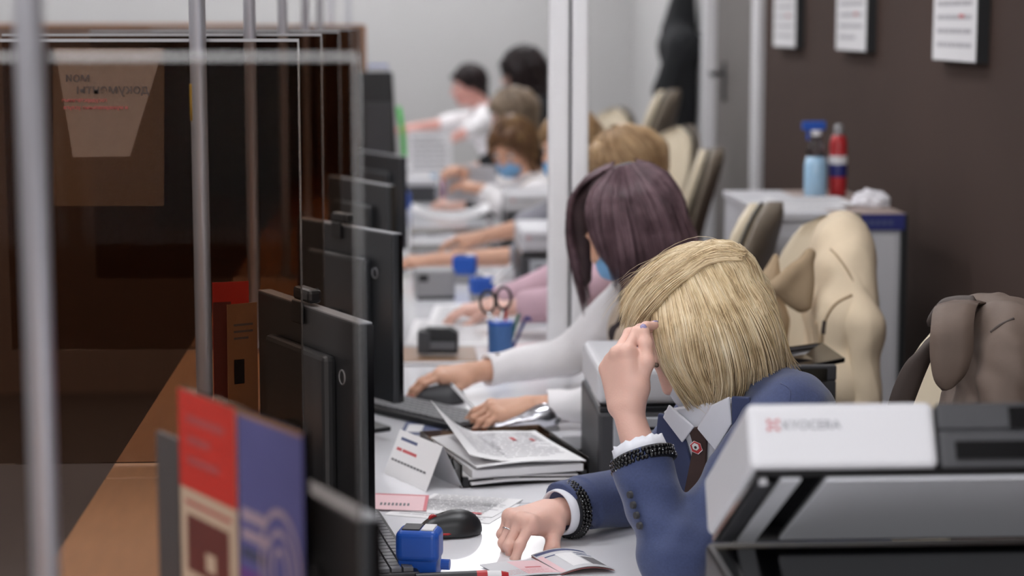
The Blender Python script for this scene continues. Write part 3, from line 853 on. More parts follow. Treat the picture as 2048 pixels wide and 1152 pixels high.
# ------------------------------------------------------------------ monitors
def monitor(corner_r, corner_l, label, h=.365, stand=True, base_z=.75):
    r = V(*corner_r); l = V(*corner_l); zt = r[2]; u = l-r; u[2] = 0; W = np.linalg.norm(u); u = u/W
    n = V(-u[1], u[0], 0); n = n if n[1] < 0 else -n          # towards the back (the camera side)
    t = thing('computer_monitor', label, 'monitor', ((r+l)/2*V(1, 1, 0)+V(0, 0, base_z)), 0, 'desk monitors seen from behind')
    o0 = (r+l)/2*V(1, 1, 0)+V(0, 0, base_z)
    D = lambda a, z, b: u*a+n*b+V(0, 0, z-base_z)             # a along the width from the middle, b towards the back
    mb = MB(); mb.obox(D(-W/2, zt-h, -.012), u*W, V(0, 0, h), n*.024); mb.build('casing', 'monitor_back', t, .004)
    mb = MB(); mb.obox(D(-W/2+.001, zt-.001, -.011), u*(W-.002), V(0, 0, .0022), n*.022); mb.build('top_rim', 'monitor_edge', t)
    mb = MB(); mb.obox(D(-W/2-.0015, zt-h+.003, -.012), u*.0016, V(0, 0, h-.006), n*.010); mb.build('bezel_side', 'black_gloss', t)
    mb = MB(); mb.obox(D(-W/2+.012, zt-h+.018, -.0135), u*(W-.024), V(0, 0, h-.030), n*.002); mb.build('screen', 'screen_dark', t)
    P = [D(-W*.30, zt-h+.05, .012), D(W*.30, zt-h+.05, .012), D(W*.30, zt-.06, .012), D(-W*.30, zt-.06, .012)]
    mb = MB(); mb.prism(P, n*.022); mb.build('rear_hump', 'monitor_back', t, .008)
    mb = MB(); mb.obox(D(-.03, .0+base_z+.012, .030), u*.06, V(0, 0, zt-h*.5-base_z-.012), n*.02); mb.build('stand_neck', 'black_plastic', t, .004)
    mb = MB(); mb.obox(D(-.10, base_z, -.05), u*.20, V(0, 0, .012), n*.16); mb.build('stand_foot', 'black_plastic', t, .004)
    return t, D, u, n, W, zt, h
"monitors along the counter"
mA = monitor((-0.053, 2.99, 1.201), (-0.229, 3.38, 1.202), 'black monitor right of the blue leaflet, bright corner, rear towards us')
mB = monitor((-0.007, 4.27, 1.2), (-0.228, 4.64, 1.203), 'tall grey-lit monitor back beside the plum-haired woman\'s hands')
mC = monitor((-0.026, 5.5, 1.202), (-.20, 5.87, 1.21), 'small dark monitor behind the tall grey-lit one')
m0 = monitor((-.030, 1.80, 1.20), (-.200, 2.17, 1.20), 'blurred black monitor at the lower middle, nearest of all')
m6 = monitor((.012, 7.15, 1.17), (-.15, 7.5, 1.17), 'dark monitor behind the brown trays', .33)
for mm, lab in ((mA, 'small webcam on the monitor right of the leaflets'), (mB, 'small webcam on the tall grey-lit monitor')):
    _, D, u, n, W, zt, h = mm; o0 = V(*mm[0].location)
    wc = thing('webcam', lab, 'webcam', tuple(o0+D(.02, zt+.001, 0)))
    z_ = lambda a, z, b: u*a+n*b+V(0, 0, z)
    mb = MB(); mb.obox(z_(-.035, .004, -.012), u*.07, V(0, 0, .022), n*.024); mb.build('body', 'black_plastic', wc, .006)
    mb = MB(); mb.cyl(z_(0, .015, -.012), z_(0, .015, -.018), .009, None, 12); mb.build('lens', 'black_gloss', wc)
    mb = MB(); mb.obox(z_(-.02, -.030, .0135), u*.04, V(0, 0, .036), n*.006); mb.build('clip', 'black_plastic', wc, .002)
# emblem rings on the monitor backs
for mm, a, z in ((mB, -.02, -.10), (mA, -.03, -.10)):
    _, D, u, n, W, zt, h = mm
    rg = MB(); c0 = D(a-.12, zt-.09, .0125); rg.tube([c0+u*(.011*math.cos(q))+V(0, 0, .011*math.sin(q)) for q in np.linspace(0, 2*PI, 20, endpoint=False)], .0012, 5, closed=True)
    rg.build('emblem_ring', 'monitor_edge', mm[0])

# black computer tower and monitor far away with a green cable
pcx = thing('black_computer', 'tall black computer beside the end panel, green strip along its side', 'computer', (0, 0, 0))
MB().prism([(.0, 8.72, .752), (.0, 9.3, .752), (-.03, 9.3, 1.40), (-.03, 8.72, 1.43)], (-.16, 0, 0)).build('casing', 'black_plastic', pcx, .01)
MB().tube([(.012, 8.70, .95), (.018, 8.69, 1.08), (.010, 8.70, 1.18), (-.005, 8.71, 1.28)], .011, 8).build('green_strip', 'green_plastic', pcx, smooth=True)
MB().box((-.15, 8.708, .90), (-.03, 8.722, 1.30)).build('front_panel', 'dark_grey_plastic', pcx, .005)
bl = thing('blue_folder', 'blue folder standing on the tall black computer beside the end panel', 'folder', (0, 0, 0))
MB().box((-.135, 8.80, 1.42), (-.05, 8.86, 1.455)).build('cover', 'blue_plastic', bl, .004)
MB().box((-.133, 8.79, 1.424), (-.052, 8.80, 1.45)).build('pages', 'paper', bl)

# ------------------------------------------------------------------ pictures on the brown wall
for i, (ya, yb, zb) in enumerate([(5.53, 5.99, 1.530), (6.86, 7.34, 1.540), (8.10, 8.58, 1.536)]):
    f_ = thing('wall_chart', ('framed white notice nearest the right edge', 'middle framed white notice on the brown wall', 'framed white notice nearest the door')[i], 'picture', (WX, ya, zb), 0, 'framed notices on the brown wall')
    w_ = yb-ya
    fr = MB(); fr.box((-.035, 0, 0), (0, w_, .62)); fr.build('frame', 'black_plastic', f_)
    sh = sheet('printed_sheet', (-.0355, w_-.004, .003), (0, -(w_-.008), 0), (0, 0, .612), ['paper', 'ink_light', 'ink_red'], print_lines(.1, .9, .05, .95, 14, 1, i)+[(.62, .2, .74, .215, 2), (.3, .5, .42, .515, 2)], f_)

# ------------------------------------------------------------------ white cabinet with bottles by the brown wall
cb = thing('storage_cabinet', 'white cabinet with a blue front edge below the framed notices', 'cabinet', (0, 0, 0))
x0, x1, y0, y1 = 1.05, 1.435, 5.72, 6.50
MB().box((x0, y0, .0), (x1, y1, 1.08)).build('carcass', 'printer_white', cb, .003)
MB().box((1.235, y0-.012, 1.08), (x1+.01, y1+.01, 1.10)).build('top_board', 'cabinet_top', cb, .002)
MB().box((x0-.005, y0-.012, 1.08), (1.233, y1+.01, 1.10)).build('top_board', 'printer_white', cb, .002)
MB().box((1.235, y0-.020, 1.052), (x1+.006, y0-.012, 1.098)).build('blue_edge', 'blue_dark', cb)
for k_ in range(9): MB().box((1.250+.018*k_, y0-.0215, 1.068), (1.261+.018*k_, y0-.0195, 1.080)).build('letter_mark', 'ink_blue', cb)
MB().box((x0+.012, y0-.012, .06), ((x0+x1)/2-.002, y0-.001, 1.04)).build('door', 'printer_white', cb, .002)
MB().box(((x0+x1)/2+.002, y0-.012, .06), (x1-.012, y0-.001, 1.04)).build('door', 'printer_white', cb, .002)
MB().box((x1, y0-.016, .0), (x1+.016, y1, 1.098)).build('side_seal', 'black_plastic', cb)
t = thing('spray_bottle', 'clear spray bottle with blue trigger and blue liquid on the white cabinet', 'bottle', (1.300, 6.28, 1.10))
MB().lathe([(.0, 0), (.033, 0), (.036, .008), (.036, .10), (.030, .125)], n=18).build('liquid', 'water_blue', t, smooth=True)
MB().lathe([(.0305, .125), (.024, .155), (.0145, .175), (.0135, .19)], n=18).build('bottle_neck', 'clear_plastic', t, smooth=True)
MB().lathe([(.016, .19), (.017, .208)], n=14).build('collar', 'frame_white', t)
hd = MB(); hd.box((-.045, -.011, .208), (.028, .011, .235)); hd.box((-.03, -.006, .175), (-.022, .006, .212)); hd.build('trigger_head', 'blue_plastic', t, .004)
t = thing('red_bottle', 'slim red bottle with a white cap and blue label on the white cabinet', 'bottle', (1.375, 6.30, 1.10))
MB().lathe([(.0, 0), (.026, 0), (.028, .006), (.027, .17), (.020, .19)], n=18).build('body', 'red_plastic', t, smooth=True)
MB().lathe([(.0275, .06), (.0283, .062), (.0281, .10), (.0275, .102)], n=18).build('label_band', 'blue_dark', t, smooth=True)
MB().lathe([(.0282, .10), (.0286, .101), (.0284, .125), (.0280, .126)], n=18).build('label_white', 'paper', t, smooth=True)
MB().lathe([(.014, .19), (.015, .215), (.010, .225)], n=14).build('cap', 'grey_plastic', t)
def crumple(name, label, c, r, m, cat, seed):
    rr = random.Random(seed); bm = bmesh.new(); bmesh.ops.create_icosphere(bm, subdivisions=3, radius=1)
    for v in bm.verts:
        k_ = 1+.16*math.sin(v.co.x*7+seed)*math.sin(v.co.y*8)+rr.uniform(-.06, .06); v.co *= k_
        v.co.x *= r[0]; v.co.y *= r[1]; v.co.z = max(v.co.z, -.35)*r[2]
    me = bpy.data.meshes.new(name); bm.to_mesh(me); bm.free(); o = link(name, me, m); o.location = (c[0], c[1], c[2]+.35*r[2]); tag(o, label, cat); return o
crumple('crumpled_tissue', 'white crumpled tissue on the right of the white cabinet', (1.40, 5.95, 1.10), (.055, .06, .035), 'tissue', 'tissue', 3)
for k_ in range(2):
    o = sheet('paper_sheet', (1.06+.05*k_, 5.80+.1*k_, 1.1005+.004*k_), (.24, .02, 0), (.0, .28, 0), ['paper', 'ink_light'], print_lines(.1, .9, .1, .9, 8, 1, k_), None, .003)
    tag(o, ('white paper sheet lying on the cabinet, lower one', 'white paper sheet lying askew on top of another on the cabinet')[k_], 'paper')

# black coat hanging on the wall beyond the door
hk = thing('wall_hook', 'small black coat hook on the wall beyond the door', 'hook', (WX, 10.99, 1.88))
MB().box((-.012, -.03, -.05), (0, .03, .05)).build('plate', 'black_plastic', hk, .003)
MB().tube([(-.01, 0, 0), (-.06, 0, -.01), (-.07, 0, .03)], .006, 6).build('peg', 'black_plastic', hk, smooth=True)
S = Sculpt(); cx, cy = WX-.10, 10.99
S.cone((cx+.03, cy, 1.86), (cx, cy, 1.60), .035, .10, k=.05); S.cone((cx, cy-.14, 1.52), (cx, cy+.14, 1.52), .085, k=.08)
S.cone((cx, cy-.12, 1.50), (cx, cy-.12, .98), .085, .07, k=.08); S.cone((cx, cy+.12, 1.50), (cx, cy+.12, .98), .085, .07, k=.08)
S.cone((cx-.03, cy-.16, 1.50), (cx-.10, cy-.20, 1.27), .065, .055, k=.03); S.cone((cx-.10, cy-.20, 1.27), (cx-.02, cy-.19, .98), .055, .045, k=.03)
S.plane((WX-.006, 0, 0), (1, 0, 0)); S.plane((0, 0, 1.0), (0, 0, -1)); S.warp(folds(.010, 16, 3))
S.warp(lambda q: (.0)*q[..., 0])
bc = S.build('hanging_coat', 'black_cloth', None, V(cx-.26, cy-.34, .94), V(WX+.03, cy+.3, 1.95), .011)
tag(bc, 'black coat hanging on the wall beyond the door', 'coat')

# ------------------------------------------------------------------ printers
def printer(x, y, label, open_deg=0.0, feed=None, logo=True, zb=.69):
    t = thing('multifunction_printer', label, 'printer', (x, y, zb), 0, 'printers on the cabinets beside the desks')
    Wd, D, H = .48, .38, .235
    MB().box((0, 0, 0), (Wd, D, H)).build('casing', 'black_plastic' if open_deg else 'dark_grey_plastic', t, .008)
    fp = MB().box((.03, -.006, .140), (.46, .002, .225)).build('front_panel', 'printer_grey', t, .003)
    for r_ in range(4):
        for c_ in range(6):
            MB().box((.05+.040*c_, -.0075, .155+.015*r_), (.080+.040*c_, -.005, .161+.015*r_)).build('vent_slot', 'black_gloss', fp)
    MB().box((.05, -.03, .03), (.46, .004, .045)).build('paper_drawer', 'black_plastic', t, .003)
    MB().box((.02, .03, H), (Wd-.02, D-.05, H+.003)).build('scanner_glass', 'black_gloss', t)
    MB().box((.004, .004, H), (Wd-.004, .022, H+.008)).build('front_rim', 'black_plastic', t)
    # lid hinged along the back edge
    a = math.radians(open_deg); yh = D-.015; zh = H+.010
    def L(px, d, h): return V(px, yh-d*math.cos(a)-h*math.sin(a)*-1*0+(h*math.sin(a)), zh+d*math.sin(a)+h*math.cos(a))
    LD = .345
    def lbox(x0, x1, d0, d1, h0, h1): return MB().obox(L(x0, d0, h0), V(x1-x0, 0, 0), L(0, d1, 0)-L(0, d0, 0), L(0, 0, h1)-L(0, 0, h0))
    adf = lbox(0, .215, 0, LD, .0, .078).build('document_feeder', 'printer_white', t, .016 if not open_deg else .010, False, 4)
    lb = lbox(.218, Wd, 0, LD-.004, .0, .045).build('feeder_tray', 'dark_grey_plastic', t, .004)
    lbox(.218, Wd, LD-.022, LD-.003, .045, .076).build('tray_wall', 'dark_grey_plastic', lb, .003)
    lbox(.30, Wd-.02, LD-.006, LD+.0005, .046, .070).build('tray_slot', 'black_gloss', lb)
    lbox(.235, .40, LD-.006, LD+.0005, .010, .030).build('hand_grip', 'black_gloss', lb)
    lbox(.006, Wd-.004, .004, LD-.003, -.008, .0).build('underside_plate', 'black_gloss', t)
    lbox(.036, .058, .012, LD-.010, -.0105, -.008).build('scan_strip', 'silver_pad', t)
    lbox(.012, .030, .012, LD-.03, -.0095, -.008).build('seal_strip', 'dark_grey_plastic', t)
    lbox(.086, Wd-.02, .030, LD-.006, -.012, -.008).build('platen_pad', 'silver_pad', t, .002)
    for px in (.012, .44): lbox(px, px+.008, LD-.02, LD-.012, -.014, -.008).build('rubber_stop', 'printer_white', t)
    if logo:
        r_ = (1, 0, 0); u_ = L(0, 0, 1)-L(0, 0, 0); fn = -np.cross(r_, u_)*-1
        o_ = L(.0395, LD, .046)+nrm(L(0, 1, 0)-L(0, 0, 0))*.0006
        text_mesh('logo_letters', 'KYOCERA', .0145, (o_, r_, u_), 'text_grey', t)
        mk = MB(); oc = L(.0285, LD, .051)+nrm(L(0, 1, 0)-L(0, 0, 0))*.0006; R_ = V(*r_); U_ = nrm(u_); n_ = nrm(L(0, 1, 0)-L(0, 0, 0))
        for ax, az in ((-.0035, .0045), (-.0035, -.0045), (.0045, .0045), (.0045, -.0045)):
            c_ = oc+R_*ax+U_*az; sx = np.sign(ax); sz = np.sign(az)
            mk.prism([c_+R_*(-.003)*sx, c_+R_*.0028*sx+U_*.0028*sz, c_+R_*.0028*sx-U_*.003*sz], n_*.0004)
        mk.prism([oc-R_*.0025, oc+U_*.0025, oc+R_*.0025, oc-U_*.0025], n_*.0004)
        mk.build('logo_mark', 'red_plastic', t)
    if feed:
        o_ = V(x, y, zb); q = [V(*p)-o_ for p in feed]
        ft = MB().prism(q, (0, 0, -.010)).build('paper_support', 'black_gloss', t, .002)
        e1 = q[1]-q[0]; e2 = q[3]-q[0]; n_ = V(0, 0, .0012)
        for k_ in range(4):
            s0 = .12+.2*k_; p0 = q[0]+e2*s0+e1*.06; MB().prism([p0, p0+(q[1]-q[0])*.82, p0+(q[1]-q[0])*.82+e2*.06, p0+e2*.06], n_).build('support_rib', 'dark_grey_plastic', ft)
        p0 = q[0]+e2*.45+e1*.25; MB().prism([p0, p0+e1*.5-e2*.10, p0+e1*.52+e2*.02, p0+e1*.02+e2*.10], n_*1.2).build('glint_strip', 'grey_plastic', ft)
        MB().prism([q[3], q[2], q[2]+V(-.06, .02, -.03), q[3]+V(0, .02, -.03)], (0, .01, 0)).build('support_skirt', 'black_plastic', ft)
        bx = V(*(0.838, 4.16, 0.839))-o_; MB().box(tuple(bx), tuple(bx+V(.055, .08, .045))).build('support_hinge', 'black_plastic', t, .004)
        MB().box(tuple(bx+V(.012, .02, .045)), tuple(bx+V(.028, .05, .068))).build('hinge_knob', 'black_plastic', t, .003)
    return t
printer(.388, 2.14, 'nearest white and black printer, its scanner lid raised, lower right corner', 27, zb=.75)
printer(.387, 3.92, 'white printer behind the blonde woman\'s raised hand', 0, zb=.645,
        feed=[(0.733, 4.06, 0.979), (0.896, 4.22, 0.969), (0.914, 4.08, 0.958), (0.763, 4, 0.946)])
printer(.390, 6.56, 'white printer half hidden by the white post, lower one of two', zb=.645)
printer(.415, 7.95, 'white printer half hidden by the white post, upper one of two', zb=.645)

# ------------------------------------------------------------------ leaflet holders on the counter
lh = thing('leaflet_stand', 'clear stand with a red leaflet and a blue leaflet, blurred in front', 'leaflet stand', (0, 0, 0))
L0 = V(-.233, 2.10, .985); L1 = V(-.092, 1.855, .985); uu = L1-L0; UP = V(0, 0, .262)
nn_ = nrm(np.cross(uu, UP))
MB().obox(L0-nn_*.004+V(0, 0, .0), uu, UP+V(0, 0, .022), nn_*-.0025).build('back_plate', 'clear_plastic', lh)
MB().obox(L0-uu*.02-nn_*.004+V(0,0,-.013), uu*1.04, V(0, 0, .012), nn_*.03).build('foot', 'clear_plastic', lh)
MB().obox(L0-uu*.22+V(0,0,-.013), uu*.20, V(0, 0, .240), nn_*-.006).build('side_panel', 'stand_grey', lh)
W2 = uu*.49
lf1 = sheet('leaflet', L0+V(0, 0, .012), W2, V(0, 0, .272), ['flyer_cream', 'flyer_red', 'flyer_maroon', 'flyer_cream', 'ink_red'],
      [(0, .62, 1, 1, 1), (.12, .30, .86, .52, 2), (.45, .33, .62, .40, 3), (.15, .88, .8, .91, 4), (.15, .80, .55, .83, 4), (.15, .72, .7, .75, 4), (0, 0, 1, .14, 2), (.1, .56, .9, .575, 4)], None)
tag(lf1, 'red and cream leaflet in the clear stand', 'leaflet')
lf2 = sheet('leaflet', L0+uu*.505+V(0, 0, .012), W2, V(0, 0, .272), ['flyer_blue', 'flyer_purple', 'flyer_pale', 'flyer_tan', 'ink_blue'],
      [(0, 0, 1, .30, 1), (0, 0, .35, .42, 1), (.05, .60, .42, .645, 2), (.05, .53, .50, .57, 2), (.05, .46, .45, .50, 4), (.35, .10, .9, .16, 2), (.0, .985, 1, 1, 3)], None)
ring = MB(); nf = nrm(np.cross(W2, UP)); cc = L0+uu*.505+W2*.66+V(0, 0, .140)
for r_, wd in ((.055, .007), (.036, .006), (.018, .006)):
    A_ = np.linspace(0, 2*PI, 28, endpoint=False); du = nrm(W2)
    for i in range(28):
        b0, b1 = A_[i], A_[(i+1) % 28]; P_ = lambda r, b: cc+nf*.0016+du*(r*math.cos(b)*.72)+V(0, 0, r*math.sin(b))
        ring.add([P_(r_, b0), P_(r_+wd, b0), P_(r_+wd, b1), P_(r_, b1)], [(0, 1, 2, 3)])
ring.build('ring_pattern', 'flyer_pale', lf2)
tag(lf2, 'blue and purple leaflet with a pale ring pattern in the clear stand', 'leaflet')
ls2 = thing('card_holder', 'tan card with printed lines and a red leaflet behind it, seen through the glass', 'card holder', (0, 0, 0))
MB().box((-.345, 3.40, .97), (-.255, 3.47, .980)).build('foot', 'stand_grey', ls2)
sheet('printed_card', (-.296, 3.415, .980), (.048, .03, 0), (0.0, .012, .19), ['card_tan', 'black_plastic', 'ink'], [(.2, .28, .55, .50, 1), (.2, .80, .85, .82, 2), (.2, .74, .85, .76, 2), (.2, .68, .7, .70, 2)], ls2, .002)
sheet('red_leaflet', (-.322, 3.44, .980), (.060, .02, 0), (0, .010, .225), ['flyer_red', 'flyer_maroon'], [(0, 0, .5, .85, 1)], ls2, .002)

# notice with mirrored lettering stuck to the far side of the second screen
nt_ = thing('notice_sheet', 'grey notice with mirrored lettering stuck to the second glass screen', 'notice', (0, 3.0722, 0))
a0 = (-0.515, 3.086, 1.609); a1 = (-0.351, 3.086, 1.608); a2 = (-0.357, 3.086, 1.371); a3 = (-0.522, 3.086, 1.372)
F0 = lambda p, dy=0: (p[0], dy, p[2])
MB().prism([F0(a0), F0(a1), F0(a2), F0(a3)], (0, .0005, 0)).build('film', 'film_clear', nt_)
MB().prism([F0((-0.513, 3.086, 1.607), .001), F0((-0.353, 3.086, 1.607), .001), F0((-0.406, 3.086, 1.446), .001), F0((-0.491, 3.086, 1.445), .001)], (0, .0005, 0)).build('paper', 'paper_film', nt_)
tx = [('мои', (-0.462, 3.086, 1.558), .0190), ('документы', (-0.375, 3.086, 1.54), .0200), ('государственные', (-0.438, 3.086, 1.528), .0078), ('и муниципальные услуги', (-0.407, 3.086, 1.517), .0078)]
for body_, p, sz in tx:
    text_mesh('mirrored_lettering', body_, sz, (V(p[0], -.0006, p[2]), (1, 0, 0), (0, 0, 1)), 'text_dark' if sz > .01 else 'ink_red', nt_, mirror=True)

# ------------------------------------------------------------------ things on the near desk
ts = thing('desk_sign', 'white folded name sign standing beside the paper tray', 'sign', (0, 0, 0))
bl_, br_ = V(*(-0.037, 3.977, 0.75)), V(*(0.045, 3.808, 0.75)); tl_, tr_ = V(*(-0.004, 4, 0.835)), V(*(0.079, 3.845, 0.831))
sheet('front_leaf', bl_, br_-bl_, ((tl_-bl_)+(tr_-br_))/2, ['paper', 'ink_blue', 'ink_red', 'ink'],
      [(.10, .80, .48, .865, 1), (.08, .57, .20, .635, 2), (.22, .57, .55, .635, 2)]+[(.05+.075*i, .33, .05+.075*i+.062, .375, 3) for i in range(11)], ts)
bb_ = V(*(0.116, 3.833, 0.75)); 
sheet('back_leaf', br_+(bb_-br_), bl_-br_, (tr_-bb_), ['paper_grey'], (), ts)

tr = thing('paper_tray', 'smoky brown letter tray full of white documents', 'tray', (0, 0, 0))
fl = V(.112, 3.835, .7505); ex = nrm(V(.273, .062, 0)); ey = V(-ex[1], ex[0], 0); TW, TD, TH = .262, .34, .046
MB().obox(fl, ex*TW, ey*TD, V(0, 0, .004)).build('floor_plate', 'smoky_plastic', tr, .001)
MB().obox(fl, ex*.004, ey*TD, V(0, 0, TH)).build('side_wall', 'smoky_plastic', tr, .001)
MB().obox(fl+ex*(TW-.004), ex*.004, ey*TD, V(0, 0, TH)).build('side_wall', 'smoky_plastic', tr, .001)
MB().obox(fl+ey*(TD-.004), ex*TW, ey*.004, V(0, 0, TH)).build('back_wall', 'smoky_plastic', tr, .001)
for px in (.006, TW-.016): MB().obox(fl+ex*px+V(0,0,.0), ex*.010, ey*.010, V(0, 0, .020)).build('front_post', 'black_plastic', tr)
MB().obox(fl+ex*.0+ey*.002+V(0, 0, .003), ex*TW, ey*.008, V(0, 0, .010)).build('front_lip', 'black_gloss', tr)
lab = ['lowest sheet in the smoky tray', 'second sheet in the smoky tray', 'thick pad of documents in the smoky tray', 'upper sheet in the smoky tray, turned askew', 'top sheet in the smoky tray, its left corner curling up']
hz = .0065
for i, (dx, dy, rot, th) in enumerate([(.020, -.010, 1.5, .004), (.012, .004, -1.5, .003), (.022, -.006, .5, .014), (.028, -.018, 3.5, .002), (.016, -.004, 0.5, .0012)]):
    c_, s_ = math.cos(math.radians(rot)), math.sin(math.radians(rot)); e1 = ex*c_+ey*s_; e2 = ey*c_-ex*s_
    cu = None
    if i == 4: cu = lambda s_, t_: .075*max(0, 1-s_/.42)**1.7*(.30+.70*t_)+.003*math.sin(s_*5)
    elif i == 3: cu = lambda s_, t_: .004+.006*math.sin(s_*PI)-.003*s_
    elif i in (0, 1): cu = lambda s_, t_: .003*math.sin(s_*PI*1.5)
    o = sheet('document', fl+ex*dx+ey*dy+V(0, 0, hz), e1*.226, e2*.30, ['paper', 'ink_light', 'ink_red'],
              print_lines(.12, .93, .12, .93, 15, 1, 40+i, .5)+[(.62, .62, .66, .72, 2), (.8, .60, .83, .68, 2)] if i > 2 else (), None, th, cu)
    tag(o, lab[i], 'document'); hz += th+.0035
bc_ = thing('binder_clip', 'black binder clip on the left wall of the smoky tray', 'clip', tuple((0.098, 3.9, 0.787)))
MB().prism([(-.008, 0, -.014), (.010, 0, -.014), (.003, 0, .008), (-.002, 0, .008)], (0, .022, 0)).build('spring_body', 'black_plastic', bc_)
MB().tube([(-.004, .004, .006), (-.012, .006, .018), (-.012, .016, .018), (-.004, .018, .006)], .0014, 6).build('wire_handle', 'black_plastic', bc_, smooth=True)
MB().tube([(.004, .004, -.012), (.012, .004, -.022), (.012, .016, -.022), (.004, .018, -.012)], .0014, 6).build('wire_handle', 'black_plastic', bc_, smooth=True)

def quad_sheet(name, pts, z, mats, rects, label, cat, th=.0006, curl=None):
    a, b, d = [V(p[0], p[1], z) for p in pts]
    return tag(sheet(name, a, b-a, d-a, mats, rects, None, th, curl), label, cat)
quad_sheet('printed_form', ((-0.034, 3.632, 0.75), (0.155, 3.554, 0.75), (0.031, 3.773, 0.75)), .7504, ['paper', 'ink_light'], print_lines(.1, .9, .1, .9, 10, 1, 5), 'lower printed form on the desk below the name sign', 'paper')
quad_sheet('printed_form', ((-0.005, 3.653, 0.75), (0.162, 3.595, 0.75), (0.06, 3.788, 0.75)), .7516, ['paper', 'ink', 'ink_red'], print_lines(.08, .86, .16, .95, 13, 1, 6, .5)+[(.62, .06, .86, .12, 2)], 'upper printed form with fine lines beside the pink card', 'paper')
quad_sheet('pink_card', ((-0.06, 3.664, 0.75), (0.043, 3.643, 0.75), (-0.053, 3.786, 0.75)), .7530, ['pink_card', 'pink_edge', 'ink'], [(0, .93, 1, 1, 1), (.94, 0, 1, 1, 1)]+[(.15+.07*i, .25, .19+.07*i, .42, 2) for i in range(8)], 'pink card overlapping the printed forms', 'card', .0012)

def mouse(name, label, c, ang, m='black_plastic', red=False, s=1.0):
    t = thing(name, label, 'mouse', (c[0], c[1], .75), ang)
    S = Sculpt(); S.ell((0, 0, .006*s), (.056*s, .031*s, .034*s)); S.ell((.022*s, 0, .008*s), (.034*s, .033*s, .031*s), k=.02); S.plane((0, 0, .0015), (0, 0, -1))
    S.warp(lambda q: np.where((q[..., 0] < -.006*s), .0012*np.exp(-(q[..., 1]/.0012)**2), 0).astype(np.float32))
    S.build('shell', m, t, V(-.07, -.045, -.004)*s, V(.07, .045, .05)*s, .0022)
    MB().cyl((-.028*s, -.004, .031*s), (-.028*s, .004, .031*s), .008*s, None, 14).build('scroll_wheel', 'red_plastic' if red else 'dark_grey_plastic', t)
    for sg in (-1, 1):
        if red: MB().tube([(-.046*s, sg*.024*s, .008*s), (-.02*s, sg*.0295*s, .010*s), (.012*s, sg*.031*s, .009*s)], .0022, 6).build('red_trim', 'red_plastic', t, smooth=True)
    return t
mouse('computer_mouse', 'black mouse with red trim beside the blue stamp', (0.08, 3.48, 0.75), math.radians(20), red=True, s=1.02)
mouse('computer_mouse', 'dark grey mouse under the plum-haired woman\'s right hand', (0.087, 4.72, 0.75), math.radians(8), 'dark_grey_plastic', s=1.05)

def stamp(label, c, ang, s=1.0, h=.082, foot='blue_plastic'):
    t = thing('self_inking_stamp', label, 'stamp', (c[0], c[1], .75), ang, 'blue self-inking stamps')
    MB().box((-.032*s, -.024*s, 0), (.032*s, .024*s, .030*s)).build('lower_frame', foot, t, .003)
    MB().box((-.036*s, -.028*s, .024*s), (.036*s, .028*s, h*s)).build('upper_housing', 'blue_plastic', t, .012*s, False, 5)
    MB().box((-.026*s, -.019*s, h*s-.001), (.004*s, .019*s, h*s+.002)).build('top_window', 'dark_grey_plastic', t, .001)
    MB().box((.006*s, -.019*s, h*s-.001), (.026*s, .019*s, h*s+.002)).build('top_label', 'paper', t, .001)
    MB().cyl((.036*s, .0, .018*s), (.050*s, 0, .018*s), .009*s, None, 12).build('side_button', 'blue_plastic', t)
    return t
stamp('large blue stamp at the bottom beside the black mouse', (0.027, 3.229, 0.75), math.radians(-12), 1.0, .078)
stamp('blue stamp behind the pen cup, left and higher one', (0.22, 6.92, 0.75), math.radians(-10), 1.15, .085, 'grey_plastic')
stamp('blue stamp behind the pen cup, right and lower one', (0.258, 6.443, 0.75), math.radians(14), 1.05, .080, 'grey_plastic')
stamp('small blue stamp far back next to the clear bottle', (0.26, 10.105, 0.75), 0, 1.15, .075)
stamp('small blue stamp far back at the edge of the dark monitor', (0.004, 9.713, 0.75), .2, 1.1, .075)

mk = thing('marker_pen', 'black marker with a red and white end, at the very bottom', 'pen', (0, 0, 0))
a, b, c_, d_ = V(.02, 3.168, .7595), V(.118, 3.178, .7595), V(.135, 3.180, .7595), V(.158, 3.182, .7595)
MB().cyl(a, b, .009, None, 14).build('barrel', 'black_plastic', mk, smooth=False); MB().cyl(b, c_, .0092, None, 14).build('red_ring', 'red_plastic', mk)
MB().cyl(c_, d_, .0085, .007, 14).build('white_end', 'paper', mk); MB().cyl(d_, d_+V(.012, .001, 0), .007, .004, 14).build('red_tip', 'red_plastic', mk)

pa = thing('passport', 'open passport with a shiny photo page on the desk', 'passport', (0, 0, 0))
sp0, sp1 = V(*(0.216, 3.326, 0.752)), V(*(0.258, 3.211, 0.752)); l0, l1 = V(*(0.127, 3.27, 0.752)), V(*(0.163, 3.186, 0.752)); r0, r1 = V(*(0.318, 3.333, 0.752)), V(*(0.346, 3.221, 0.752))
sheet('left_page', l1, sp1-l1, l0-l1, ['paper_grey', 'pink_card', 'ink_red'], [(.45, .05, 1, .95, 1), (.58, .45, .86, .52, 2)]+print_lines(.05, .9, .1, .4, 4, 2, 9, .3), pa, .0012, lambda s_, t_: .002*math.sin(s_*PI))
cv = lambda s_, t_: .010*math.sin(s_*PI*.9)
sheet('photo_page', sp1, r1-sp1, sp0-sp1, ['paper_grey', 'ink_blue', 'ink', 'paper', 'pink_card'], [(.02, .86, .98, .96, 1), (.30, .12, .62, .74, 3), (.66, .10, .92, .52, 2), (.08, .70, .3, .74, 1), (.66, .62, .95, .66, 1), (.66, .72, .92, .76, 1), (0, 0, .1, .8, 4)], pa, .0012, cv)
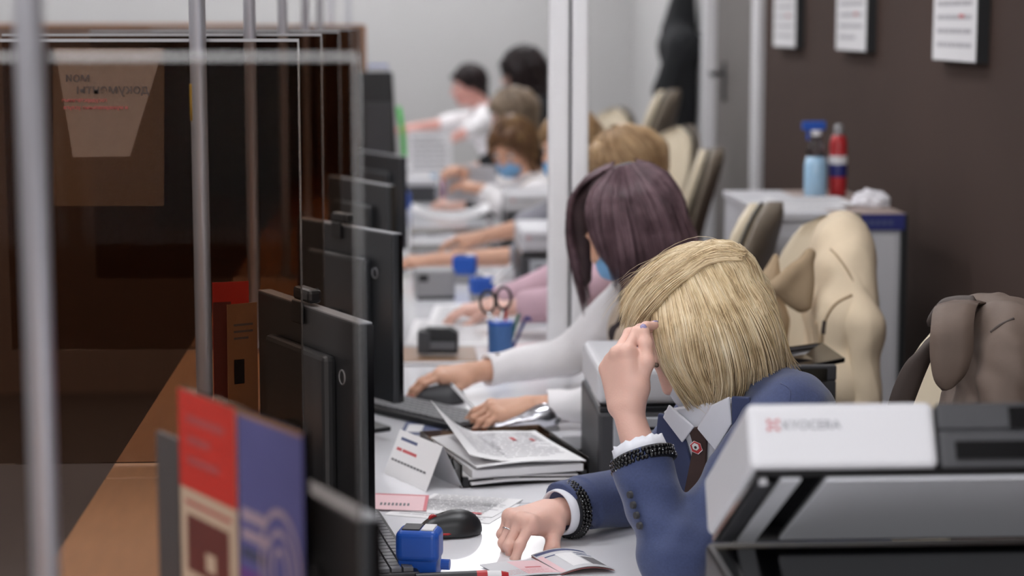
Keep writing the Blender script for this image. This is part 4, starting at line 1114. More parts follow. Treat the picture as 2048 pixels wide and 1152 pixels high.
sheet('cover', sp1-V(0, .004, .0008), (r1-sp1)*1.01, sp0-sp1, ['flyer_maroon'], (), pa, .0006, lambda s_, t_: .0098*math.sin(s_*PI*.9)-.0006)

def keyboard(label, o, u, v):
    """o near corner, u along the length, v across (both unit), built 0.44 x 0.13"""
    t = thing('keyboard', label, 'keyboard', tuple(o)); u = nrm(u); v = nrm(v)
    MB().obox((0, 0, 0), u*.44, v*.135, V(0, 0, .016)).build('tray', 'black_plastic', t, .003)
    ks = MB(); 
    for r_ in range(6):
        for c__ in range(20):
            p = u*(.010+c__*.0212)+v*(.010+r_*.0195); ks.obox(p+V(0, 0, .016), u*.0175, v*.0160, V(0, 0, .006))
    k_ = ks.build('keys', 'key_grey', t); k_['kind'] = 'stuff'
    return t
kb = V(*(0.124, 4.357, 0.752)); ka = V(*(-0.065, 4.595, 0.752)); u_ = nrm(ka-kb); u_[2] = 0
keyboard('black keyboard under the plum-haired woman\'s left hand', V(kb[0], kb[1], .7505), u_, V(-u_[1], u_[0], 0) if -u_[1] > 0 else V(u_[1], -u_[0], 0))
keyboard('black keyboard peeping out behind the blue stamp', V(.028, 3.18, .7505), nrm(V(-.05, .30, 0)), nrm(V(-.30, -.05, 0)))

sl = thing('chrome_stapler', 'glossy chrome stapler between the two women\'s hands', 'stapler', (.268, 4.375, .75), math.radians(14))
S = Sculpt(); S.cone((-.062, 0, .014), (.050, 0, .036), .012, .026, k=.02); S.ell((.042, 0, .026), (.042, .025, .026), k=.02); S.plane((0, 0, .010), (0, 0, -1))
S.build('upper_arm', 'chrome', sl, V(-.09, -.04, -.01), V(.1, .04, .07), .0025)
MB().box((-.078, -.019, 0), (.078, .019, .011)).build('base', 'grey_plastic', sl, .004)
MB().box((.030, -.0262, .018), (.078, .0262, .030)).build('dark_grip', 'stand_grey', sl, .004)
bf = quad_sheet('blue_card', ((-0.005, 4.352, 0.75), (0.082, 4.337, 0.75), (0.009, 4.49, 0.75)), .751, ['ink_blue', 'paper'], [(.1, .2, .5, .8, 1)], 'small blue card between the keyboard and the name sign', 'card')

# second and third desk
cup = thing('pen_cup', 'blue mesh pen cup with scissors and pens', 'cup', (0.265, 5.355, 0.75))
MB().lathe([(.0, 0), (.033, 0), (.035, .10), (.0335, .10), (.031, .003), (0, .003)], n=20).build('mesh_wall', 'blue_mesh', cup, smooth=False)
MB().lathe([(.0352, .092), (.0362, .101), (.0335, .101)], n=20).build('rim', 'blue_plastic', cup)
sc = thing('scissors', 'scissors with black loop handles in the blue pen cup', 'scissors', tuple(V(*(0.265, 5.355, 0.75))+V(-.008, 0, .1)))
for sg, cx_, cz_, tl in ((-1, -.026, .052, -.35), (1, .016, .062, .25)):
    pts = [V(cx_+.020*math.cos(q), -.01*sg*.3, cz_+.030*math.sin(q)) for q in np.linspace(0, 2*PI, 18, endpoint=False)]
    MB().tube(pts, .0042, 7, closed=True).build('loop_handle', 'black_plastic', sc, smooth=True)
    MB().tube([(cx_, 0, cz_-.028), (0.004*sg, 0, -.01), (.012*-sg, 0, -.09)], [.005, .0045, .002], 6).build('blade', 'silver', sc, smooth=True)
for q, (m_, dx, dy, tx_, lab) in enumerate([('red_plastic', .006, .005, .010, 'red pen standing in the blue cup'), ('green_dark', .018, -.004, .034, 'dark green pen in the blue cup'), ('blue_dark', .024, .010, .058, 'dark blue pen leaning right in the blue cup')]):
    p = thing('pen', lab, 'pen', tuple(V(*(0.265, 5.355, 0.75))+V(dx, dy, .005)), 0, 'pens in the blue cup')
    MB().cyl((0, 0, 0), (tx_*.8, 0, .105), .0042, None, 8).build('barrel', m_, p); MB().cyl((tx_*.8, 0, .105), (tx_, 0, .135-.02*q), .005, .0045, 8).build('cap', m_, p)
hp = thing('tape_dispenser', 'black tape dispenser on the brown folder', 'dispenser', tuple(V(*(0.096, 5.3, 0.75))+V(0, 0, .022)), math.radians(-6))
MB().prism([(-.052, 0, 0), (.052, 0, 0), (.052, 0, .055), (.03, 0, .068), (-.03, 0, .068), (-.052, 0, .05)], (0, .05, 0)).build('casing', 'black_plastic', hp, .004)
MB().box((-.02, -.004, .012), (.046, .001, .032)).build('grey_slot', 'stand_grey', hp); MB().box((-.054, -.006, 0), (-.02, .05, .060)).build('end_block', 'dark_grey_plastic', hp, .003)
bfd = thing('brown_folder', 'brown folder lying under the tape dispenser', 'folder', (0, 0, 0))
MB().box((-.02, 5.24, .7505), (.20, 5.47, .764)).build('cover', 'desk_brown', bfd, .003); MB().box((-.015, 5.238, .753), (.195, 5.46, .761)).build('pages', 'paper', bfd)
gb = thing('grey_desk_box', 'pale grey box with a black knob on the desk behind the pens', 'box', tuple(V(*(0.112, 6.498, 0.75))), math.radians(6))
MB().box((-.064, 0, 0), (.064, .10, .098)).build('body', 'grey_plastic', gb, .010); MB().box((-.056, -.003, .060), (-.024, .002, .084)).build('black_knob', 'black_plastic', gb, .003)
MB().box((-.06, -.002, .0), (.06, .0, .012)).build('foot_strip', 'dark_grey_plastic', gb)
wp = thing('white_pen', 'white pen lying in the hand beyond the blue stamps', 'pen', (0, 0, 0))
MB().cyl((0.291, 6.4, 0.819), (0.358, 6.55, 0.856), .005, None, 8).build('barrel', 'paper', wp); MB().cyl((0.358, 6.55, 0.856), (0.366, 6.57, 0.86), .004, .002, 8).build('tip', 'grey_plastic', wp)
for i, (q, lab) in enumerate([(((0.01, 5.588, 0.75), (0.246, 5.575, 0.75), (0.041, 6.061, 0.75)), 'white papers spread behind the tape dispenser'), (((0.069, 5.861, 0.75), (0.307, 5.945, 0.75), (0.107, 6.36, 0.75)), 'white papers spread below the grey box'),
                 (((0.297, 5.486, 0.75), (0.427, 5.565, 0.75), (0.327, 5.77, 0.75)), 'white paper with a pink edge right of the pen cup')]):
    quad_sheet('loose_paper', q, .7506+.002*i, ['paper', 'ink_light', 'pink_card'], print_lines(.1, .9, .1, .9, 8, 1, 60+i)+([(0, 0, 1, .12, 2)] if i == 2 else []), lab, 'paper', .0012)
ty = thing('clear_tray_stack', 'stack of clear brown letter trays on the fourth desk', 'tray', (.195, 7.90, .75))
for i in range(2):
    z = .005+.065*i
    MB().box((-.155, -.14, z), (.155, .18, z+.004)).build('tray_floor', 'smoky_plastic', ty); 
    for sx in (-1, 1): MB().box((sx*.155-.002, -.14, z), (sx*.155+.002, .18, z+.055)).build('tray_wall', 'smoky_plastic', ty)
    MB().tube([(-.155, -.142, z+.004), (-.10, -.15, z+.006), (.10, -.15, z+.006), (.155, -.142, z+.004)], .006, 8).build('tray_lip', 'chrome', ty, smooth=True)
MB().box((-.15, -.13, 0), (.15, .17, .006)).build('base', 'black_plastic', ty)
o = sheet('document', (.045, 7.76, .883), (.30, 0, 0), (0, .28, 0), ['paper', 'ink_light'], print_lines(.1, .9, .1, .9, 9, 1, 70), None, .010, lambda s_, t_: .035*(2*s_-1)**2)
tag(o, 'thick bowed pile of paper on the stack of clear trays', 'document')
bt = thing('small_bottle', 'small clear bottle with a blue top far back', 'bottle', (0.167, 10.111, 0.75))
MB().lathe([(.0, 0), (.030, 0), (.030, .07), (.014, .10)], n=16).build('body', 'clear_plastic', bt, smooth=True); MB().lathe([(.0, .10), (.018, .10), (.018, .135), (0, .137)], n=14).build('blue_top', 'water_blue', bt)
pb = thing('pink_marker', 'pink marker standing beside the small clear bottle', 'pen', (0.215, 10.222, 0.75))
MB().cyl((0, 0, 0), (.0, 0, .10), .012, None, 10).build('barrel', 'pink_edge', pb); MB().cyl((0, 0, .10), (.0, 0, .13), .010, .006, 10).build('cap', 'pink_edge', pb)
for i, (p0, p1, z, lab) in enumerate([((-0.143, 10.4, 0.854), (0.055, 10.4, 0.854), .05, 'low white paper tray far back, upper one'), ((-0.002, 10, 0.835), (0.176, 10, 0.834), .05, 'low white paper tray far back, lower one')]):
    t = thing('desk_tray', lab, 'tray', (p0[0], p0[1], .7505)); wd = p1[0]-p0[0]
    MB().box((0, 0, 0), (wd, .24, p0[2]-.75)).build('body', 'dark_grey_plastic', t, .004); MB().box((0, -.004, p0[2]-.75), (wd, .24, p0[2]-.75+.035)).build('top_shelf', 'printer_white', t, .004)

# ------------------------------------------------------------------ the blonde woman in the navy jacket
w1 = thing('person', 'seated person with a blonde bob and navy jacket, forehead resting on one hand', 'person', (.75, 3.43, 0))
w1.location = (0, 0, 0)
J = dict(waist=(.735, 3.43, .74), chest=(.660, 3.425, .895), neck=(.615, 3.43, 1.02), shL=(.640, 3.265, .990), shR=(.590, 3.585, .985),
         elL=(.430, 3.115, .800), wrL=(.366, 3.225, 1.020), elR=(.455, 3.575, .805), wrR=(.262, 3.425, .800), skull=(.535, 3.42, 1.10))
seat_legs(J, 3.42, .74)
S = Sculpt(); body(S, J)
Rh = head_frame((-.62, -.10, -.78), (-.78, -.02, .62)); HC = V(.500, 3.415, 1.120)
T1 = head(S, HC, Rh, 1.0)
fL = V(-.020, .050, .125)
nl = hand(S, J['wrL'], fL, (-.80, -.58, .12), 'L', [(.72, .45, .25), (.78, .50, .28), (.85, .55, .3), (.95, .65, .35)],
          ((.030, .022, -.010), ((.80, .40, -.25), (.98, .0, -.20), (.95, -.10, -.15))), spread=(.06, .01, -.04, -.10), s=1.06, fat=1.08)
nr = hand(S, J['wrR'], (-.68, -.72, .06), (.02, -.10, .98), 'R', [(.92, .30, .18), (1.05, .95, .60), (1.10, 1.05, .70), (1.10, 1.10, .75)],
          ((.030, .026, -.012), ((.50, .42, -.62), (.66, .10, -.62), (.70, -.06, -.50))), spread=(.05, .0, -.05, -.10), s=1.08, fat=1.06)
RING = hand.ring
lo, hi = local_box([J['pelvis'], J['hipL'], J['knL'], J['knR'], J['anL'], J['anR'], J['wrR'], J['shR'], HC], .19)
w1b = S.build('body', 'skin', w1, lo, hi, .0030)
face_parts(T1, Rh, 1.0, w1)
add_nails(nl+nr, 'nail_lavender', w1)
mask_part(T1, Rh, 1.0, 'mask_white', w1)

S = Sculpt(); top_garment(S, J, .016, (0, .70), 1.0, .98)
# flat sleeve ends, opening of the jacket down to the waist
ch = V(*J['chest'])
S.ell((.60, 3.315, .965), (.05, .05, .04), k=.05); S.ell((.570, 3.40, .865), (.055, .09, .07), k=.06)
S.cone((.655, 3.34, .99), (.650, 3.52, .99), .052, k=.06)
wl = V(*J['wrL']); el = V(*J['elL']); S.cone(el+(wl-el)*.66, wl+(wl-el)*.15, .031, .030, k=.003, op='s')
wr_ = V(*J['wrR']); er = V(*J['elR']); S.cone(el*0+er, er+(wr_-er)*.90, .055, .043, k=.01, flat=(False, True)); S.cone(er+(wr_-er)*.66, wr_+(wr_-er)*.15, .031, .030, k=.003, op='s')
S.warp(folds(.0075, 27, 5)); S.warp(folds(.0032, 66, 9))
lo, hi = local_box([J['pelvis'], J['shL'], J['shR'], J['elL'], J['wrL'], J['wrR'], J['elR'], J['neck']], .15)
jkS = S; jk = S.build('jacket', 'jacket_navy', w1, lo, hi, .0032)
# cuffs: white frill and a row of black beads round each sleeve end
def cuff(a, b, r, nm_parent, seed, frill=True):
    a = V(*a); b = V(*b); d = nrm(b-a); u = nrm(np.cross(d, (0, 0, 1) if abs(d[2]) < .9 else (1, 0, 0))); v = np.cross(d, u)
    rr = random.Random(seed)
    vs = []; F = []; N = 48
    for i in range(N):
        q = 2*PI*i/N; cx_, sx_ = math.cos(q), math.sin(q)
        wob = (.0011*math.sin(q*11)+.0011*math.sin(q*19+1)) if frill else 0
        for rad, t_ in ((r*1.02, -.010), (r*1.04, .004), (r*.99+wob, .019+wob), (r*.92+wob, .018+wob), (r*.90, -.008)):
            vs.append(a+d*t_+(u*cx_+v*sx_)*rad)
    for i in range(N):
        for k_ in range(4): F.append((i*5+k_, i*5+k_+1, ((i+1) % N)*5+k_+1, ((i+1) % N)*5+k_))
    m_ = MB(); m_.add(vs, F); cf = m_.build('shirt_cuff', 'shirt_white', w1, smooth=True)
    bnd = MB(); vs = []; F = []
    for i in range(N):
        q = 2*PI*i/N
        for rad, t_ in ((r*1.06, .002), (r*1.15, -.001), (r*1.17, -.011), (r*1.15, -.021), (r*1.06, -.023)): vs.append(a+d*t_+(u*math.cos(q)+v*math.sin(q))*rad)
    for i in range(N):
        for k_ in range(4): F.append((i*5+k_, i*5+k_+1, ((i+1) % N)*5+k_+1, ((i+1) % N)*5+k_))
    bnd.add(vs, F); bnd.build('trim_band', 'lining_dark', cf, smooth=True)
    bd = MB()
    for i in range(44):
        q = 2*PI*(i+rr.random()*.3)/44
        for row in (0, 1, 2):
            c_ = a-d*(.004+.0065*row)+(u*math.cos(q+row*.1)+v*math.sin(q+row*.1))*(r*1.17+.0008*row); bd.ball(c_, .0036+.0012*rr.random(), 6, 4)
    o = bd.build('bead_band', 'bead_black', cf, smooth=True); o['kind'] = 'stuff'
    sp = MB()
    for i in range(26):
        q = rr.uniform(0, 2*PI); c_ = a-d*rr.uniform(.002, .020)+(u*math.cos(q)+v*math.sin(q))*(r*1.17+.0040); sp.ball(c_, .0012, 5, 4)
    o = sp.build('bead_glint', 'silver', cf, smooth=True); o['kind'] = 'stuff'
cuff(el+(wl-el)*.70, wl, .0430, w1, 1); cuff(er+(wr_-er)*.90, wr_+(wr_-er)*.2, .0400, w1, 2, False)
for k_ in range(4):   # sleeve buttons down the raised sleeve
    p = el+(wl-el)*(.47-.068*k_)+V(-.038, -.042, .0)
    b_ = MB(); b_.cyl(p, p+V(-.005, -.0025, 0), .0062, .0055, 14); b_.build('sleeve_button', 'dark_grey_plastic', jk)
# open front: shirt, collar, lapels and tie on the chest, built along the chest's own axes
cO = V(*(0.493, 3.32, 0.959)); cz = nrm(V(-.20, -.02, .55)); cn = nrm(V(-.60, -.78, -.18)); cn = nrm(cn-cz*np.dot(cn, cz)); cx = np.cross(cz, cn)   # cx: towards her left shoulder
def CP(a, b, h=0): return cO+cx*a+cz*b+cn*h
def plate(name, pts, th, m, parent=w1, h0=0, bev=.002): 
    return MB().prism([CP(a, b, h0+(hh[0] if hh else 0)) for a, b, *hh in pts], cn*th).build(name, m, parent, bev)
plate('shirt_front', [(-.055, .045), (.085, .050), (.04, -.12), (-.06, -.13)], .012, 'shirt_white', w1, -.022)
plate('tie', [(-.012, .010), (.020, .012), (.016, -.012), (-.036, -.135), (-.074, -.115), (-.014, -.02)], .008, 'tie_brown', w1, -.008)
plate('collar', [(.010, .012), (.030, -.032), (.078, .010), (.092, .058), (.052, .048)], .005, 'shirt_white', w1, .002)
plate('collar', [(.004, .014), (-.030, -.010), (-.050, .040), (-.030, .060)], .005, 'shirt_white', w1, .000)
plate('lapel', [(.094, .056), (.076, .006), (.045, -.05), (.020, -.13), (.080, -.10), (.125, -.01), (.125, .05)], .008, 'lapel_navy', jk, -.004)
plate('lapel', [(-.048, .040), (-.028, -.012), (-.034, -.10), (-.075, -.10), (-.085, .0), (-.062, .045)], .008, 'lapel_navy', jk, -.010)
bo = CP(-.006, -.022, .002); hexa = lambda r: [bo+cx*(r*math.cos(q))+cz*(r*math.sin(q)) for q in np.linspace(.5, .5+2*PI, 6, endpoint=False)]
bg_ = MB().prism(hexa(.0125), cn*.002).build('badge', 'silver', w1)
MB().prism([p+cn*.002 for p in hexa(.0112)], cn*.0008).build('badge_red', 'red_plastic', bg_)
MB().prism([p+cn*.0028+cz*.002 for p in hexa(.0070)], cn*.0006).build('badge_white', 'paper', bg_)
MB().prism([p+cn*.0034+cz*.001 for p in hexa(.0028)], cn*.0006).build('badge_dark', 'text_dark', bg_)
# ring on the ring finger
S = Sculpt(); clothes_legs(S, J); lo, hi = local_box([J['hipL'], J['hipR'], J['knL'], J['knR'], J['anL'], J['anR']], .14); S.build('trousers', 'skirt_black', w1, lo, hi, .008)
shoes(J, w1)

# hair: a base volume and strands combed from the side parting
S = Sculpt(); px1 = 1/1174.0
def G1(x, y, d=0.0): return V(.513+(x-1400)*px1*(1+d*.28), 3.42+d, 1.129-(y-650)*px1*(1+d*.28))
S.ell(G1(1418,630), (.106, .095, .110), k=.02); S.ell(G1(1420,705,-.03), (.085, .085, .085), k=.05); S.ell(G1(1490,690,-.01), (.050, .08, .062), k=.04)
S.cone(G1(1290,610,-.01), G1(1440,540,-.01), .022, .05, k=.04)
S.ell(G1(1330,700,.03), (.05, .05, .09), k=.02, op='s')
S.warp(folds(.0016, 120, 4))
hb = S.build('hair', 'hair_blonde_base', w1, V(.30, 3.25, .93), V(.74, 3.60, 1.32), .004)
near = [[(1297,566,-.03),(1285,650,-.10),(1303,715,-.115),(1345,778,-.105),(1380,816,-.085)],
        [(1325,540,-.03),(1328,630,-.12),(1345,710,-.130),(1385,780,-.115),(1402,824,-.085)],
        [(1358,522,-.03),(1380,615,-.13),(1395,705,-.140),(1420,780,-.125),(1425,816,-.095)],
        [(1392,512,-.03),(1430,600,-.128),(1450,700,-.138),(1460,770,-.12),(1448,806,-.09)],
        [(1422,507,-.03),(1475,595,-.115),(1500,690,-.125),(1505,755,-.11),(1484,794,-.08)],
        [(1445,504,-.03),(1510,582,-.09),(1536,680,-.10),(1543,735,-.09),(1526,772,-.065)],
        [(1462,502,-.02),(1528,575,-.05),(1552,660,-.06),(1560,715,-.055),(1560,748,-.035)],
        [(1472,500,.02),(1536,560,.03),(1556,645,.03),(1562,700,.025),(1566,730,.03)],
        [(1468,498,.05),(1526,550,.09),(1544,630,.09),(1548,690,.08),(1552,720,.08)]]
layer = [[(1345,528,-.03),(1372,640,-.140),(1390,740,-.146),(1384,808,-.105)],
         [(1380,515,-.03),(1420,625,-.142),(1446,735,-.148),(1432,808,-.105)],
         [(1415,508,-.03),(1475,615,-.130),(1508,715,-.136),(1508,784,-.090)],
         [(1445,504,-.03),(1520,610,-.100),(1550,705,-.100),(1564,756,-.060)],
         [(1462,502,-.02),(1542,610,-.060),(1566,705,-.050),(1588,744,-.030)]]
roll = [[(1480,508,.06),(1400,498,.075),(1322,535,.07),(1275,590,.055),(1248,632,.03)],
        [(1482,504,.03),(1395,490,.04),(1315,530,.035),(1262,592,.03),(1240,645,.01)],
        [(1482,506,.0),(1395,496,.0),(1314,538,-.01),(1262,600,-.015),(1244,662,-.02)],
        [(1476,510,-.030),(1398,506,-.035),(1322,548,-.045),(1276,602,-.05),(1258,645,-.045)],
        [(1470,516,-.050),(1405,518,-.060),(1336,560,-.070),(1290,608,-.075),(1270,640,-.065)]]
gg = lambda L: [[G1(*p) for p in g] for g in L]
sh = strands([(gg(near), 1500, .00095, .0035, .0), (gg(roll), 900, .00095, .005, .0), (gg(layer), 420, .00095, .006, .0003, 1), (gg(near[4:]), 200, .0007, .009, .0010, 1), (gg(roll), 70, .00035, .015, .0030, 1), (gg(near), 60, .00045, .013, .0022, 1)], 'strands', 'hair_blonde', hb, 13, 3, S)
sh['kind'] = 'stuff'
rc, rd, rr_ = RING; e1 = nrm(np.cross(rd, (0, 0, 1))); e2 = np.cross(rd, e1); rr_ *= 1.04
MB().tube([rc+e1*rr_*math.cos(q)+e2*rr_*math.sin(q) for q in np.linspace(0, 2*PI, 18, endpoint=False)], .0013, 6, closed=True).build('finger_ring', 'silver', w1, smooth=True)

# ------------------------------------------------------------------ the plum-haired woman in white sleeves and a beige vest
w2 = thing('person', 'seated person with long plum hair, blue mask and white sleeves, hands at the keyboard', 'person', (0, 0, 0))
J = dict(waist=(.76, 4.65, .76), chest=(.665, 4.65, .93), neck=(.615, 4.655, 1.06), shL=(.63, 4.49, 1.02), shR=(.585, 4.825, 1.015),
         elL=(.52, 4.40, .80), wrL=(.285, 4.405, .800), elR=(.405, 4.87, .835), wrR=(.172, 4.765, .815), skull=(.56, 4.655, 1.15))
seat_legs(J, 4.66, .78)
S = Sculpt(); body(S, J)
Rh = head_frame((-.80, -.14, -.56), (-.56, -.02, .80)); HC = V(.520, 4.65, 1.185)
T2 = head(S, HC, Rh, 1.02)
n1 = hand(S, J['wrL'], (-.98, -.16, -.02), (.05, -.22, .96), 'L', [(.45, .55, .30), (.55, .60, .35), (.50, .55, .30), (.45, .50, .3)],
          ((.030, .022, -.010), ((.75, .35, -.55), (.92, .0, -.35), (.95, -.10, -.25))), s=1.0)
n2 = hand(S, J['wrR'], (-.95, -.18, -.02), (.0, -.20, .97), 'R', [(.30, .45, .25), (.35, .45, .25), (.4, .5, .3), (.5, .5, .3)],
          ((.030, .024, -.012), ((.70, .55, -.5), (.85, .25, -.45), (.90, .05, -.40))), s=1.0)
lo, hi = local_box([J['pelvis'], J['hipL'], J['knL'], J['knR'], J['anL'], J['anR'], J['wrR'], J['wrL'], J['shR'], HC], .19)
S.build('body', 'skin_warm', w2, lo, hi, .0034)
face_parts(T2, Rh, 1.02, w2); add_nails(n1+n2, 'nail_red', w2); mask_part(T2, Rh, 1.02, 'mask_blue', w2)
S = Sculpt(); top_garment(S, J, .010, (0, .86), .97, .92)
for s_ in 'LR':
    e_ = V(*J['el'+s_]); q_ = V(*J['wr'+s_]); S.cone(e_+(q_-e_)*.7, q_+(q_-e_)*.2, .029, .028, k=.003, op='s')
S.warp(folds(.0036, 40, 15)); S.warp(folds(.0014, 120, 19))
lo, hi = local_box([J['pelvis'], J['shL'], J['shR'], J['elL'], J['wrL'], J['wrR'], J['elR'], J['neck']], .15)
S.build('blouse', 'blouse_white', w2, lo, hi, .004)
S = Sculpt(); side = nrm(V(*J['shL'])-V(*J['shR'])); c_ = V(*J['chest']); p_ = V(*J['pelvis']); wa = V(*J['waist'])
S.cone(p_-side*.08, p_+side*.08, .128, k=.05); S.cone(wa-side*.055, wa+side*.055, .108, k=.05); S.cone((wa+c_)/2-side*.06, (wa+c_)/2+side*.06, .110, k=.06); S.cone(c_-side*.085, c_+side*.085, .112, k=.06)
S.cone(V(*J['shL'])*.85+V(*J['shR'])*.15, V(*J['shR'])*.85+V(*J['shL'])*.15, .070, k=.05); S.ell((.585, 4.60, .90), (.06, .10, .07), k=.05); S.cone(c_, J['neck'], .10, .066, k=.05)
S.ell((.550, 4.65, .92), (.07, .11, .09), k=.05); S.plane(V(*J['shL'])+V(.0, .012, 0), -side*-1, .01); S.plane(V(*J['shR'])-V(.0, .012, 0), -side, .01); S.warp(folds(.004, 30, 25))
lo, hi = local_box([J['pelvis'], J['shL'], J['shR'], J['neck']], .17)
S.build('vest', 'vest_beige', w2, lo, hi, .005)
S = Sculpt(); S.cone((.545, 4.55, 1.03), (.505, 4.60, .93), .026, .020, k=.02); S.cone((.545, 4.72, 1.03), (.505, 4.62, .93), .026, .020, k=.02); S.cone((.505, 4.61, .93), (.525, 4.60, .84), .022, .030, k=.02)
S.build('neck_scarf', 'scarf_dark', w2, V(.42, 4.46, .78), V(.62, 4.80, 1.10), .004)
S = Sculpt(); clothes_legs(S, J); lo, hi = local_box([J['hipL'], J['hipR'], J['knL'], J['knR'], J['anL'], J['anR']], .14); S.build('trousers', 'skirt_black', w2, lo, hi, .009)
shoes(J, w2)
px2 = 1/871.0
def G2(x, y, d=0.0): return V(.525+(x-1255)*px2*(1+d*.21), 4.65+d, 1.19-(y-440)*px2*(1+d*.21))
S = Sculpt(); S.ell(G2(1268,420), (.112, .100, .112), k=.02); S.cone(G2(1290,470), G2(1330,620), .085, .070, k=.06); S.cone(G2(1160,430,.06), G2(1176,570,.075), .018, .008, k=.03)
S.cone(G2(1180,440,-.0), G2(1205,600,-.0), .050, .045, k=.02, op='s'); S.ell(G2(1165,470,-.03), (.030, .05, .065), k=.03, op='s')
S.ell(G2(1215,395,.045), (.060, .055, .060), k=.03); S.cone(G2(1166,410,.055), G2(1178,560,.072), .026, .010, k=.03)
S.warp(folds(.0016, 110, 8))
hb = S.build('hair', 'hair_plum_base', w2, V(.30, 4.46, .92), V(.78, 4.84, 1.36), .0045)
near = [[(1222,330,-.04),(1175,372,-.070),(1162,420,-.085),(1176,475,-.090),(1206,520,-.080)],
        [(1224,329,-.045),(1186,378,-.095),(1180,430,-.105),(1198,490,-.105),(1222,548,-.09)],
        [(1228,328,-.05),(1205,385,-.110),(1212,450,-.120),(1228,530,-.115),(1244,620,-.10)],
        [(1236,326,-.05),(1235,388,-.122),(1250,455,-.130),(1264,540,-.125),(1272,650,-.11)],
        [(1248,323,-.05),(1278,385,-.115),(1303,455,-.122),(1318,540,-.115),(1322,650,-.10)],
        [(1258,321,-.045),(1310,380,-.095),(1340,450,-.100),(1358,540,-.095),(1366,640,-.085)],
        [(1268,319,-.03),(1332,375,-.055),(1366,450,-.060),(1388,530,-.058),(1400,630,-.05)],
        [(1272,318,.0),(1342,372,.01),(1378,450,.01),(1404,530,.01),(1420,630,.01)],
        [(1270,319,.03),(1335,370,.06),(1370,450,.07),(1395,530,.07),(1410,620,.07)]]
far = [[(1225,326,.0),(1168,362,.03),(1142,415,.05),(1146,480,.065),(1166,550,.075),(1178,640,.08)],
       [(1222,330,-.02),(1160,372,.01),(1139,425,.03),(1140,490,.05),(1158,560,.06),(1172,640,.07)],
       [(1232,324,.03),(1180,355,.07),(1152,410,.09),(1158,480,.10),(1176,560,.10),(1192,640,.10)]]
gg = lambda L: [[G2(*p) for p in g] for g in L]
sh = strands([(gg(near), 1200, .0012, .004, 0), (gg(far), 450, .0012, .004, 0), (gg(near), 60, .0006, .010, .001, 1)], 'strands', 'hair_plum', hb, 12, 5, S); sh['kind'] = 'stuff'
pn = thing('white_pen', 'white pen between the fingers of the plum-haired woman\'s left hand', 'pen', (0, 0, 0))
MB().cyl((0.11, 4.36, 0.858), (0.155, 4.36, 0.808), .0048, None, 10).build('barrel', 'paper', pn, smooth=False); MB().cyl((0.106, 4.36, 0.863), (0.11, 4.36, 0.858), .002, .0045, 10).build('tip', 'grey_plastic', pn)

